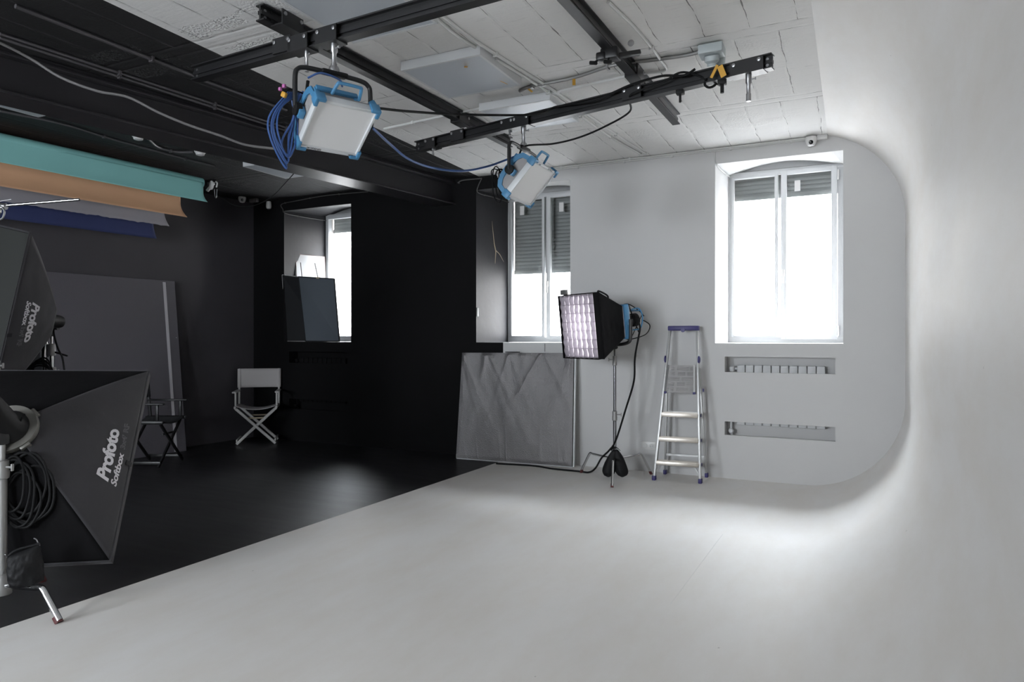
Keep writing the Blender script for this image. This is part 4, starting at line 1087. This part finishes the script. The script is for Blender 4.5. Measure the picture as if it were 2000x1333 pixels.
# front-left combo stand
CS = V((-3.775, 1.94, 0)); f1, f2 = V((-3.36, 1.97, 0)), V((-4.02, 2.27, 0))
stand('light_stand', CS, [f1, f2, third_foot(CS, f1, f2)], .125, .85, .021, M['dull_steel'], 'heavy grey stand with a red-tipped leg on the white floor, far left foreground', M['red_rubber'],
      [(.74, .0205), (.83, .013)], legr=.0155, bend=.72, leg_m=M['chrome'])
# sandbag on it
def sandbag(c, w_, h_, d_, ax, label, m, split=False, strap=None):
    t = thing('sandbag', label, 'sandbag', V(c)-UP*h_/2); ax = V(ax).normalized(); sd = ax.cross(UP)
    c = V(c)
    lobes = [(-1,), (1,)] if split else [(0,)]
    b = MB()
    for (sg,) in lobes:
        cc = c+ax*sg*w_*.27
        ww = w_*.31 if split else w_*.5
        n1, n2 = 20, 14; vs = []; fs = []
        for i in range(n2+1):
            v_ = i/n2; z = h_*(.5-v_); env = (math.sin(PI*min(1, (v_*.93+.07))**.62))**.7 if 0 < v_ < 1 else .12
            if split: env = max(.12, (v_*.95+.05)**.5*(1-(v_)**7)**.6)
            for k in range(n1):
                a = 2*PI*k/n1; wr = 1+.06*math.sin(5*a+v_*7)+.05*noise.noise(V((a, v_*4, sg*3+c.x)))
                tilt = ax*(-sg*ww*.75*(1-v_)**1.5)
                vs.append(cc+tilt+ax*math.cos(a)*ww*env*wr+sd*math.sin(a)*d_*.5*env*wr+UP*z)
        for i in range(n2):
            for k in range(n1): fs.append((i*n1+k, i*n1+(k+1) % n1, (i+1)*n1+(k+1) % n1, (i+1)*n1+k))
        fs.append(tuple(range(n1-1, -1, -1))); fs.append(tuple(n2*n1+k for k in range(n1)))
        b.add(vs, fs)
    b.build('bag', m, t, ang=180)
    b = MB(); top = c+UP*h_*.48
    b.grid(lambda u_, v_: top+ax*((u_-.5)*w_*.35)+sd*((v_-.5)*.045)+UP*(.03*math.sin(PI*u_)), 10, 2); b.build('strap', m, t, solid=.006)
    if strap:
        b = MB(); b.tube(loop_pts(top+UP*.01, ax, sd, .016, .012, 16), .003, 6, closed=True); b.build('ring', M['satin'], t)
    return t
t = thing('sandbag', 'black square sandbag hooked on the left foreground stand', 'sandbag', atD(50, 1125, 3.3))
Pq = [atD(18, 1146, 3.30), atD(86, 1134, 3.36), atD(78, 1064, 3.36), atD(14, 1088, 3.30)]
def pouch(sg):
    def fn(u_, v_):
        p = Pq[0].lerp(Pq[1], u_).lerp(Pq[3].lerp(Pq[2], u_), v_); e = max(0, math.sin(PI*u_)*math.sin(PI*min(1, .08+v_*.92)))**.45
        sagg = -.012*math.sin(PI*u_)*(1-v_)
        return p-FV*sg*(.052*e+.010*e*noise.noise(V((u_*5, v_*6, sg*2)))+.004*noise.noise(V((u_*14, v_*12, sg))))+UP*sagg
    return fn
b = MB(); b.grid(pouch(1), 24, 24); b.grid(pouch(-1), 24, 24); b.build('bag', M['bag'], t, ang=180)
b = MB(); b.tube(smoothpath([Pq[3], Pq[3].lerp(Pq[2], .3)+UP*.015, Pq[2]+UP*.004], 6), .006, 8); b.build('seam', M['bag'], t)
for q_, tgt in ((Pq[3], V((CS.x, CS.y, .17))), (Pq[2], Pq[2]+UP*.03-RV*.03)):
    b = MB(); b.tube(smoothpath([q_-UP*.005, q_+UP*.008-RV*.01, q_.lerp(tgt, .6)+UP*.006, tgt], 5), .0028, 8); b.build('hook', M['satin'], t)

# ------------------------------------------------------------------ softboxes
def softbox(label, ring, a, w, v, W, H_, L_, s0, m_side, m_top, texts, text_side, front_m, bulge=.03, lip=.05, recess=-.02, roll_text=1, wr=.006, rod_=.045):
    """a: axis to the front; w: width axis; v: height axis"""
    ring, a, w, v = V(ring), V(a).normalized(), V(w).normalized(), V(v).normalized()
    t = thing('softbox', label, 'softbox', ring)
    F = ring+a*L_
    def corner(sx, sy, s): 
        k = s0+(W/2-s0)*s; j = s0+(H_/2-s0)*s; return ring+a*(L_*s)+w*sx*k+v*sy*j
    def panel(idx):
        # idx 0:+w, 1:-w, 2:+v, 3:-v
        if idx < 2: sx = 1 if idx == 0 else -1; A = lambda s: corner(sx, -1, s); B = lambda s: corner(sx, 1, s); out = w*sx
        else: sy = 1 if idx == 2 else -1; A = lambda s: corner(-1, sy, s); B = lambda s: corner(1, sy, s); out = v*sy
        def S(s, q):
            p = A(s).lerp(B(s), q)
            e = math.sin(PI*min(1, max(0, s)))**.8 if 0 < s < 1 else 0
            f = math.sin(PI*min(1, max(0, q)))
            # rods bow outwards, cloth between them follows
            rod = rod_*e
            d = (bulge*.35*f*e)+rod*.6
            d += wr*noise.noise(V((s*6+idx*3, q*5, idx)))*f*(1 if s < 1 else 0)
            cor = (q-.5)*2
            tang = (B(1)-A(1)).normalized()
            return p+out*d+tang*cor*rod*.6
        return S
    for idx in range(4):
        S = panel(idx); b = MB(); b.grid(lambda u_, v_: S(u_, v_), 22, 26)
        o = b.build('side_panel', m_side if idx < 2 else m_top, t, solid=.003, ang=180)
        if idx == text_side:
            for (body, size, bold, outl, s_, q_, m) in texts:
                vs, fs = text_geo(body, size, bold, outl)
                Ls = (S(1, .5)-S(0, .5)).length; pts = []
                Hs = (S(s_, 1)-S(s_, 0)).length
                for c in vs:
                    ss = s_-c.y/Ls; qq = q_+roll_text*c.x/Hs
                    p = S(ss, qq); nrm = (S(ss+.01, qq)-p).cross(S(ss, qq+.01)-p).normalized()
                    if nrm.dot(w*(1 if idx == 0 else -1)) < 0: nrm = -nrm
                    pts.append(p+nrm*(.004+abs(c.z)*.3))
                b = MB(); b.add(pts, fs); b.build('printed_logo' if not outl else 'printed_size', m, t, smooth=False)
            b = MB(); p = S(.97, .47 if roll_text > 0 else .42); e1 = (S(.99, .47)-S(.95, .47)).normalized(); b.bar(p-e1*.02+w*.004, p+e1*.02+w*.004, .025, .003, up=w); b.build('small_tab', M['flag_black'], t)
    b = MB()   # front lip
    cs = [corner(-1, -1, 1), corner(1, -1, 1), corner(1, 1, 1), corner(-1, 1, 1)]
    b.add(cs+[c+a*lip for c in cs], [(i, (i+1) % 4, 4+(i+1) % 4, 4+i) for i in range(4)]); b.build('front_lip', m_side, t, smooth=False, solid=.003)
    b = MB(); b.grid(lambda u_, v_: F+w*(u_-.5)*W*.985+v*(v_-.5)*H_*.985-a*(recess-.012*math.sin(u_*PI)*math.sin(v_*PI)), 12, 12); b.build('front_diffuser', front_m, t, ang=180)
    b = MB()
    for i in range(4): b.tube([cs[i], cs[(i+1) % 4]], .006, 8)
    b.build('rim_piping', m_side, t)
    return t, corner, panel
LR = V((-3.8389746, 2.00679106, .88159851)); La = V((-.52953376, .65403987, -.54020908)); Lw = V((.78233197, .62272756, -.01292561)); Lv = V((-.32794922, .42946738, .84143156))
tx = [('Profoto', .104, .0042, 0, .74, .475, M['text_white']), ('Softbox', .064, .0020, 0, .865, .41, M['text_white']), ("3x4' RF", .056, 0, .0008, .865, .605, M['text_grey'])]
softbox('big black softbox with white lettering, upright on the foreground stand', LR, La, Lw, Lv, .927, 1.15, .40, .10, M['charcoal_cloth'], M['black_cloth'], tx, 0, M['silk'], bulge=.05)

# flash head carrying it
t = thing('flash_head', 'black studio flash head with a metal speed ring mounted in the big softbox', 'flash head', LR)
b = MB(); b.lathe([(.098, -.01), (.128, -.012), (.132, .012), (.125, .03), (.112, .035), (.100, .02)], LR-La*.01, La, 40); b.build('speed_ring', M['ring_metal'], t)
for k in range(4):
    b = MB(); an = PI/4+k*PI/2; dd = (Lw*math.cos(an)+Lv*math.sin(an)); b.box(LR+dd*.128, (.05, .03, .03), Matrix((dd.cross(La), dd, La)).transposed(), .006); b.build('rod_socket', M['ring_metal'], t)
b = MB(); b.lathe([(.0, -.34), (.05, -.34), (.066, -.32), (.068, -.06), (.094, -.02), (.094, .0), (0, .0)], LR-La*.01, La, 32); b.build('flash_body', M['black_plastic'], t)
b = MB(); b.tube(smoothpath([LR-La*.05-Lw*.02-Lv*.07, LR-La*.06+Lw*.0-UP*.11, V((CS.x, CS.y, .86)), V((CS.x, CS.y, .82))], 6), .015, 12); b.box(V((CS.x, CS.y, .855)), (.04, .05, .07), bev=.008); b.build('tilt_bracket', M['black_metal'], t)
b = MB(); p = LR-La*.04+Lw*.04-Lv*.02; b.tube(smoothpath([p, p+UP*.03+Lw*.02, p+UP*.08+Lw*.045], 5), [.005]*11, 8); b.box(p, (.03, .02, .03), None, .004); b.build('lever', M['black_plastic'], t)
# coiled cable on the stand
b = MB(); c0 = V((CS.x, CS.y, .64))
for k in range(7):
    rr_ = random.Random(k); cc = c0+RV*(.035+.012*k)+FV*(.02+.006*k)-UP*(.02+.028*(k % 4)); b.tube(loop_pts(cc, RV*.9+FV*.3, UP, .055+.009*k, .14+.015*(k % 3), 30, .06, k), .0065, 8, closed=True)
tag(b.build('coiled_cable', M['black_rubber']), 'black cable coil hanging on the heavy foreground stand', 'coiled cable')

# upper strip softbox
v_ = (RV*.27+UP*1.17).normalized(); n0 = (-.22*RV-.97*FV); n_u = (n0-v_*n0.dot(v_)).normalized(); w_u = v_.cross(n_u).normalized()
if w_u.dot(RV) < 0: w_u = -w_u
TRu = atD(60, 455, 4.7); Hu, Wu, Lu = 1.24, .33, .42
Cu = TRu-v_*Hu/2-w_u*Wu/2; ring_u = Cu-n_u*Lu
txu = [('Profoto', .100, .0040, 0, .66, .50, M['text_white']), ('Softbox', .058, .0018, 0, .79, .565, M['text_white']), ("1x4' RF", .052, 0, .0008, .79, .40, M['text_grey'])]
softbox('tall narrow softbox with white lettering at the left edge behind the big one', ring_u, n_u, w_u, v_, Wu, Hu, Lu, .09, M['charcoal_cloth'], M['black_cloth'], txu, 0, M['dark_silk'], rod_=.022, bulge=.02, roll_text=-1, lip=.014, recess=-.004)
t = thing('flash_head', 'black studio flash head behind the tall narrow softbox', 'flash head', ring_u)
b = MB(); b.lathe([(.0, -.14), (.045, -.14), (.05, -.12), (.052, -.04), (.08, -.0), (0, .0)], ring_u, n_u, 28); b.build('flash_body', M['black_plastic'], t)
SU = ring_u-n_u*.12; SU = atD(101, 700, 5.28); SU.z = 0
b = MB(); b.tube([ring_u-n_u*.12-UP*.05, V((SU.x, SU.y, 1.42)), V((SU.x, SU.y, 1.36))], .014); b.build('tilt_bracket', M['black_metal'], t)
fu = [SU+V((math.cos(a), math.sin(a), 0))*.42 for a in (.3, .3+2*PI/3, .3+4*PI/3)]
stand('light_stand', SU, fu, .13, 1.36, .019, M['chrome'], 'chrome double-column stand behind the big softbox holding the tall one', M['red_rubber'], [(1.12, .022), (1.30, .019), (1.38, .010)], legr=.012)
b = MB(); p = V((SU.x, SU.y, 0))-RV*.055; b.lathe([(.017, .3), (.017, 1.20), (0, 1.20)], p, UP, 16); b.lathe([(.028, 1.2), (.03, 1.29), (.02, 1.31), (.02, 1.38), (0, 1.38)], p, UP, 16)
tag(b.build('steel_post', M['chrome']), 'shorter chrome post strapped beside the stand behind the big softbox', 'post')
b = MB(); c0 = V((SU.x, SU.y, 1.07))-FV*.06-RV*.03
for k in range(7): b.tube(loop_pts(c0-FV*.008*k-UP*.02*k, RV, UP, .07+.012*k, .13+.01*k, 30, .05, k), .006, 8, closed=True)
tag(b.build('coiled_cable', M['black_rubber']), 'black cable coil hung on the chrome stand just above the big softbox', 'coiled cable')
cable('cable', [V((SU.x, SU.y, 1.45))+RV*.02, V((SU.x, SU.y, 1.38))+RV*.05-FV*.05, V((SU.x, SU.y, 1.27))+RV*.08-FV*.05, V((SU.x, SU.y, 1.2))+RV*.12-FV*.06, V((SU.x, SU.y, 1.1))+RV*.13-FV*.05], .007, M['black_rubber'], 'black lead curving down from the flash head onto the chrome stand')
b = MB(); p = V((SU.x, SU.y, 1.24)); b.tube([p+RV*.02, p+RV*.12-UP*.03], .007); tag(b.build('spare_handle', M['black_plastic']), 'black clamp handle sticking right from the chrome stand', 'handle')

# boom stand at the left edge
SB = atD(-8, 660, 4.45); SB.z = 0
fb = [SB+V((math.cos(a), math.sin(a), 0))*.40 for a in (1.2, 1.2+2*PI/3, 1.2+4*PI/3)]
stand('boom_stand', SB, fb, .12, 2.2, .016, M['chrome'], 'chrome boom stand with a short bar reaching into the frame at the left edge', M['red_rubber'], [(1.2, .0165), (1.9, .013), (2.16, .010)], legr=.011)
hb = V((SB.x, SB.y, 2.20))
t = thing('chrome_boom', 'chrome boom bar with grip head in front of the coloured papers', 'boom', hb)
e = atD(155, 390, 4.45); dd = (e-hb).normalized()
b = MB(); b.tube([hb-dd*.3, e], .0095, 14); b.build('bar', M['chrome'], t)
b = MB(); b.lathe([(.045, -.02), (.048, 0), (.045, .02), (0, .02)], hb-FV*.03-UP*.03, FV, 24); b.lathe([(.022, -.02), (.022, .02), (0, .02)], hb+RV*.045, RV, 16); b.build('grip_head', M['satin'], t)
b = MB(); c0 = hb+RV*.055-UP*.05-FV*.04; b.tube(smoothpath([c0+UP*.03, c0+UP*.035+RV*.015, c0+RV*.03+UP*.01, c0+RV*.02-UP*.03, c0-UP*.045], 5), .006, 8); b.tube([hb+UP*.03+RV*.02, hb+UP*.045+RV*.10], .004); b.build('grip_handle', M['satin'], t)
b = MB(); c0 = V((SB.x, SB.y, 1.12))-FV*.05
for k in range(6): b.tube(loop_pts(c0-FV*.008*k-UP*.015*k, RV, UP, .055+.009*k, .14+.01*k, 28, .05, k), .006, 8, closed=True)
tag(b.build('coiled_cable', M['black_rubber']), 'black cable coil on the boom stand at the left edge', 'coiled cable')

# ------------------------------------------------------------------ lit softbox on a C-stand at the white wall
CC = V((-2.05, 6.38, 0)); g1, g2, g3 = V((-1.94, 5.96, 0)), V((-2.43, 6.47, 0)), V((-1.78, 6.705, 0))
stand('c_stand', CC, [g1, g2, g3], .185, 1.2, .016, M['chrome_dark'], 'chrome C-stand with turtle legs holding the lit softbox by the white wall', M['red_rubber'],
      [(.64, .0165), (1.17, .0145), (1.24, .009)], legr=.0115, bend=.74, leg_m=M['chrome'])
sandbag(CC-FV*.035+UP*.145, +.0+.25, .26, .13, RV, 'black saddle sandbag slung over the legs of the C-stand', M['bag'], True, True)
n3 = V((-.534, -.845, -.11)).normalized(); w3 = V((.845, -.534, 0)).normalized(); v3 = n3.cross(w3)
if v3.z < 0: v3 = -v3
LC = V((-2.05, 6.38, 1.50))
t3, corner3, pan3 = softbox('small lit softbox with a pale egg-crate grid on the C-stand', LC+n3*.02, n3, w3, v3, .54, .60, .36, .15, M['black_cloth'], M['black_cloth'], [], 9, M['silk'], bulge=.012, lip=.07, recess=-.006, wr=.005, rod_=.0)
Fc = LC+n3*.38
def gridcell(u_, v_, dep): 
    return Fc+w3*(u_-.5)*.53+v3*(v_-.5)*.59+n3*dep
for k in range(8):
    b = MB(); u0 = k/7*.97+.015
    b.grid(lambda s, q: gridcell(u0+.012*math.sin(q*7*2*PI+k)*s+.006*noise.noise(V((q*9, k, 0))), q, .0+.055*s), 3, 56); b.build('grid_fin', M['grid'], t3, ang=180)
for k in range(8):
    b = MB(); v0 = k/7*.97+.015
    b.grid(lambda s, q: gridcell(q, v0+.008*math.sin(q*7*2*PI+k)*s, .0+.053*s), 3, 56); b.build('grid_fin', M['grid'], t3, ang=180)
b = MB(); b.box(corner3(-1, 1, 1)+v3*.03+n3*.02+w3*.04, (.09, .03, .05), Matrix((w3, n3, v3)).transposed(), .005); b.build('corner_clip', M['dull_steel'], t3)
p = corner3(.6, 1, .55)+v3*.03; b = MB(); b.tube(smoothpath([corner3(.6, 1, .75)+v3*.02, corner3(.6, 1, .72)+v3*.055, corner3(.6, 1, .4)+v3*.055, corner3(.6, 1, .37)+v3*.02], 5), .008); b.build('top_handle', M['black_plastic'], t3)
# lamp inside its yoke
t = thing('led_lamp', 'blue-framed lamp in a black yoke feeding the small lit softbox', 'studio lamp', LC)
R3 = Matrix((w3, v3, n3)).transposed()
def L3(a, b_, c): return LC+w3*a+v3*b_+n3*c
b = MB(); b.box(L3(0, 0, -.03), (.30, .30, .09), R3, .02); b.build('lamp_body', M['lamp_grey'], t)
b = MB()
for sg in (-1, 1): b.box(L3(sg*.155, 0, -.02), (.02, .32, .06), R3, .008); b.box(L3(0, sg*.155, -.02), (.32, .02, .06), R3, .008)
b.build('lamp_frame', M['blue'], t)
b = MB(); b.lathe([(.0, 0), (.05, 0), (.05, .10), (.065, .11), (.065, .16), (0, .16)], L3(.04, 0, -.07), -n3, 24); b.build('rear_cylinder', M['black_plastic'], t)
b = MB()
for sg in (-1, 1): b.tube(smoothpath([L3(.04+sg*.05, .10, -.12), L3(.04+sg*.09, .11, -.20), L3(.04+sg*.09, .02, -.24), L3(.04+sg*.09, -.08, -.20), L3(.04+sg*.06, -.09, -.12)], 5), .007)
b.box(L3(.04, .09, -.21), (.18, .012, .04), R3, .004); b.build('rear_guard', M['blue'], t)
b = MB(); PW = .205; bot = V((CC.x, CC.y, 1.285))
b.tube(smoothpath([L3(-PW, 0, -.02), L3(-PW, 0, -.02)-UP*.14, L3(-PW+.03, 0, -.02)-UP*.195, bot-w3*.08, bot+w3*.08, L3(PW-.03, 0, -.02)-UP*.195, L3(PW, 0, -.02)-UP*.14, L3(PW, 0, -.02)+UP*.02], 6), .017, 10); b.build('yoke', M['black_metal'], t)
b = MB(); b.lathe([(.02, 0), (.03, .01), (.03, .035), (.02, .05), (0, .05)], bot-UP*.045, UP, 18); b.box(bot, (.14, .05, .028), Matrix((w3, w3.cross(UP)*-1, UP)).transposed(), .01); b.build('yoke_hub', M['black_plastic'], t)
b = MB(); b.tube([L3(.10, .16, -.10), L3(.08, -.12, -.22)], .006); b.tube([L3(.0, -.16, -.20), L3(.10, .04, -.26)], .004); b.tube(smoothpath([L3(.02, .15, -.06), L3(.08, .16, -.12), L3(.12, .08, -.22), L3(.13, .03, -.26)], 5), .005)
b.tube(smoothpath([L3(.12, .0, -.24), L3(.20, -.06, -.26), L3(.20, -.14, -.20), L3(.16, -.17, -.05), L3(.12, -.16, .0)], 6), .005); b.build('lamp_lead', M['black_rubber'], t)

# ------------------------------------------------------------------ step ladder
def ladder():
    FL, FR = V((-1.684, 6.45, 0)), V((-1.262, 6.49, 0))
    TL_, TR_ = atY(1309, 643, 6.74), atY(1362, 643, 6.74)
    top_z = 1.43; TL_.z = TR_.z = top_z
    RL, RR = V((-1.66, 6.775, 0)), V((-1.262, 6.795, 0))
    t = thing('step_ladder', 'aluminium step ladder with dark blue top bar standing at the white wall', 'ladder', (FL+FR)/2)
    def P(side, z): a = FL if side == 0 else FR; c = TL_ if side == 0 else TR_; return a.lerp(c, z/top_z)
    def Pr(side, z): 
        a = RL if side == 0 else RR; c = P(side, 1.08)+V((0, .05, 0)); c.y = min(c.y, 6.79); return a.lerp(c, z/1.08)
    for s in (0, 1):
        b = MB(); b.bar(P(s, .03), P(s, top_z), .022, .042, up=V((0, 1, 0)), bev=.004); b.build('front_rail', M['alu'], t)
        b = MB(); b.bar(Pr(s, .03), Pr(s, 1.06), .018, .028, up=V((0, 1, 0)), bev=.003); b.build('rear_rail', M['alu'], t)
        for (q, sc) in ((P(s, 0), 1), (Pr(s, 0), .9)):
            b = MB(); b.box(q+UP*.022, (.034*sc, .05*sc, .044), None, .006); b.build('rubber_foot', M['navy_plastic'], t)
        b = MB(); q = P(s, 1.14)+V(((-1 if s == 0 else 1)*.005, -.01, 0))
        b.lathe([(.035, 0), (.035, .012), (.02, .018), (0, .018)], q, V((1 if s else -1, 0, 0)), 24); b.build('hinge_cap', M['navy_plastic'], t)
    for i, z in enumerate((.175, .395, .625)):
        a, c = P(0, z), P(1, z); d = (c-a).normalized()
        b = MB(); b.bar(a+V((.006, .02, 0)), c+V((-.006, .02, 0)), .095, .010); b.bar(a+V((.006, -.03, -.014)), c+V((-.006, -.03, -.014)), .008, .036, bev=.003)
        for k in range(5): b.bar(a+V((.01, -.02+.018*k, .007)), c+V((-.01, -.02+.018*k, .007)), .004, .004)
        so = b.build('step', M['alu_gold'], t)
        b = MB()
        for q in (a, c): b.box(q+V((0, .02, -.012)), (.03, .05, .03), None, .005)
        b.build('step_bracket', M['navy_plastic'], so)
    # folded-up perforated platform
    z0, z1 = .825, 1.085
    a0, a1 = P(0, z0)+V((.025, -.03, 0)), P(1, z0)+V((-.035, -.03, 0)); c0, c1 = P(0, z1)+V((.03, -.03, 0)), P(1, z1)+V((-.03, -.03, 0))
    def G(u_, v_): return a0.lerp(a1, u_).lerp(c0.lerp(c1, u_), v_)
    rows = [[(.06, .28), (.36, .78), (.86, .97)], [(.06, .28), (.38, .66), (.74, .97)], [(.04, .46), (.54, .97)], [(.05, .27), (.38, .66), (.74, .96)], [(.06, .24), (.34, .78), (.85, .96)]]
    rects = []
    b = MB()
    vcuts = [0]
    for r in range(5):
        base = .06+r*.19
        for k in range(3): vcuts += [base+k*.045, base+k*.045+.018]
    vcuts.append(1)
    for j in range(len(vcuts)-1):
        va, vb = vcuts[j], vcuts[j+1]
        slot = (j % 2 == 1); r = (j-1)//6 if slot else -1
        if not slot: spans = [(0, 1)]
        else:
            spans = []; x = 0
            for (s_, e_) in rows[r]: spans.append((x, s_)); x = e_
            spans.append((x, 1))
        for (ua, ub) in spans: b.add([G(ua, va), G(ub, va), G(ub, vb), G(ua, vb)], [(0, 1, 2, 3)])
    b.build('platform', M['lamp_grey'], t, smooth=False, solid=.004)
    b = MB(); 
    for (p, q) in ((a0, c0), (a1, c1)): b.bar(p, q, .012, .02)
    b.build('platform_edge', M['alu'], t)
    b = MB()
    for p in (a0, a1): b.box(p, (.024, .03, .022), None, .004)
    b.box(G(1, .1)+V((.075, .05, 0)), (.012, .02, .03)); b.build('platform_clip', M['navy_plastic'], t)
    b = MB(); b.bar(TL_+V((-.018, 0, .012)), TR_+V((.018, 0, .012)), .06, .046, bev=.008); b.lathe([(.02, 0), (.02, .01), (0, .01)], TL_.lerp(TR_, .5)+V((0, -.03, -.008)), V((0, -1, 0)), 16); b.build('top_bar', M['navy_plastic'], t)
    for s in (0, 1):
        b = MB(); b.bar(P(s, .06), P(s, .14).lerp(P(1-s, .14), .12), .006, .014); b.build('brace', M['alu'], t)
    b = MB(); b.bar(Pr(0, .20), Pr(1, .20), .016, .02); b.bar(Pr(0, .62), Pr(1, .62), .016, .02); b.build('rear_crossbar', M['alu'], t)
ladder()

# ------------------------------------------------------------------ floor marks
b = MB(); b.tube([atZ(1412, 1044, .0005), atZ(1398, 1062, .0005), atZ(1372, 1097, .0005)], .0009, 4)
b.tube([atZ(1372, 1097, .0005), atZ(1340, 1140, .0005), atZ(1310, 1180, .0005)], .0005, 4)
tag(b.build('floor_scratch', M['conduit']), 'faint diagonal crack on the lit white floor', 'floor mark')

# ------------------------------------------------------------------ light
W = bpy.data.worlds.new('sky'); scene.world = W; W.use_nodes = True
bg = W.node_tree.nodes['Background']; bg.inputs['Color'].default_value = (.89, .94, 1.0, 1)
wn = W.node_tree.nodes; wl = W.node_tree.links      # overcast sky, brighter where the clouds thin out at mid height over the street
g_ = wn.new('ShaderNodeNewGeometry'); sx_ = wn.new('ShaderNodeSeparateXYZ'); wl.new(g_.outputs['Incoming'], sx_.inputs[0])
tc_ = wn.new('ShaderNodeTexCoord'); wl.new(tc_.outputs['Generated'], sx_.inputs[0])
r1_ = wn.new('ShaderNodeMapRange'); r1_.interpolation_type = 'SMOOTHSTEP'; r1_.inputs['From Min'].default_value = .30; r1_.inputs['From Max'].default_value = .52
r1_.inputs['To Min'].default_value = 36; r1_.inputs['To Max'].default_value = 56; wl.new(sx_.outputs['Z'], r1_.inputs[0])
wl.new(r1_.outputs[0], bg.inputs['Strength'])
def portal(c, sx, sz, rotx, name):
    l = bpy.data.lights.new(name, 'AREA'); l.shape = 'RECTANGLE'; l.size = sx; l.size_y = sz; l.cycles.is_portal = True
    o = bpy.data.objects.new(name, l); COL.objects.link(o); o.location = c; o.rotation_euler = (rotx, 0, 0)
for (x0, x1) in WX: portal(((x0+x1)/2, YG+.12, (ZS+3.12)/2), x1-x0, 3.12-ZS, math.radians(-90), 'window_portal')
for (x0, x1) in RW: portal(((x0+x1)/2, YB-.05, 1.9), x1-x0, 1.6, math.radians(90), 'fill_window_portal')  # portals for the added fill windows behind the camera
# bulb inside the small lit softbox
l = bpy.data.lights.new('softbox_bulb', 'AREA'); l.shape = 'DISK'; l.size = .16; l.energy = 4.5; l.color = (1, .92, 1.0)
o = bpy.data.objects.new('softbox_bulb', l); COL.objects.link(o)
o.location = LC+n3*.06; o.rotation_euler = n3.to_track_quat('-Z', 'Y').to_euler()

# ------------------------------------------------------------------ camera
cam = bpy.data.cameras.new('camera'); co = bpy.data.objects.new('camera', cam); COL.objects.link(co)
cam.sensor_width = 36; cam.lens = 36*FPX/2000; cam.shift_y = -6.5/2000
co.location = (0, 0, HC); co.rotation_euler = (PI/2, 0, YAW); cam.clip_start = .05
scene.camera = co

scene.view_settings.view_transform = 'Standard'; scene.view_settings.look = 'None'; scene.view_settings.gamma = 1
scene.view_settings.use_curve_mapping = False; scene.view_settings.exposure = .17
scene.cycles.use_denoising = True
scene.cycles.max_bounces = 10; scene.cycles.diffuse_bounces = 6; scene.cycles.transparent_max_bounces = 12
scene.cycles.sample_clamp_indirect = 8; scene.cycles.caustics_reflective = False; scene.cycles.caustics_refractive = False
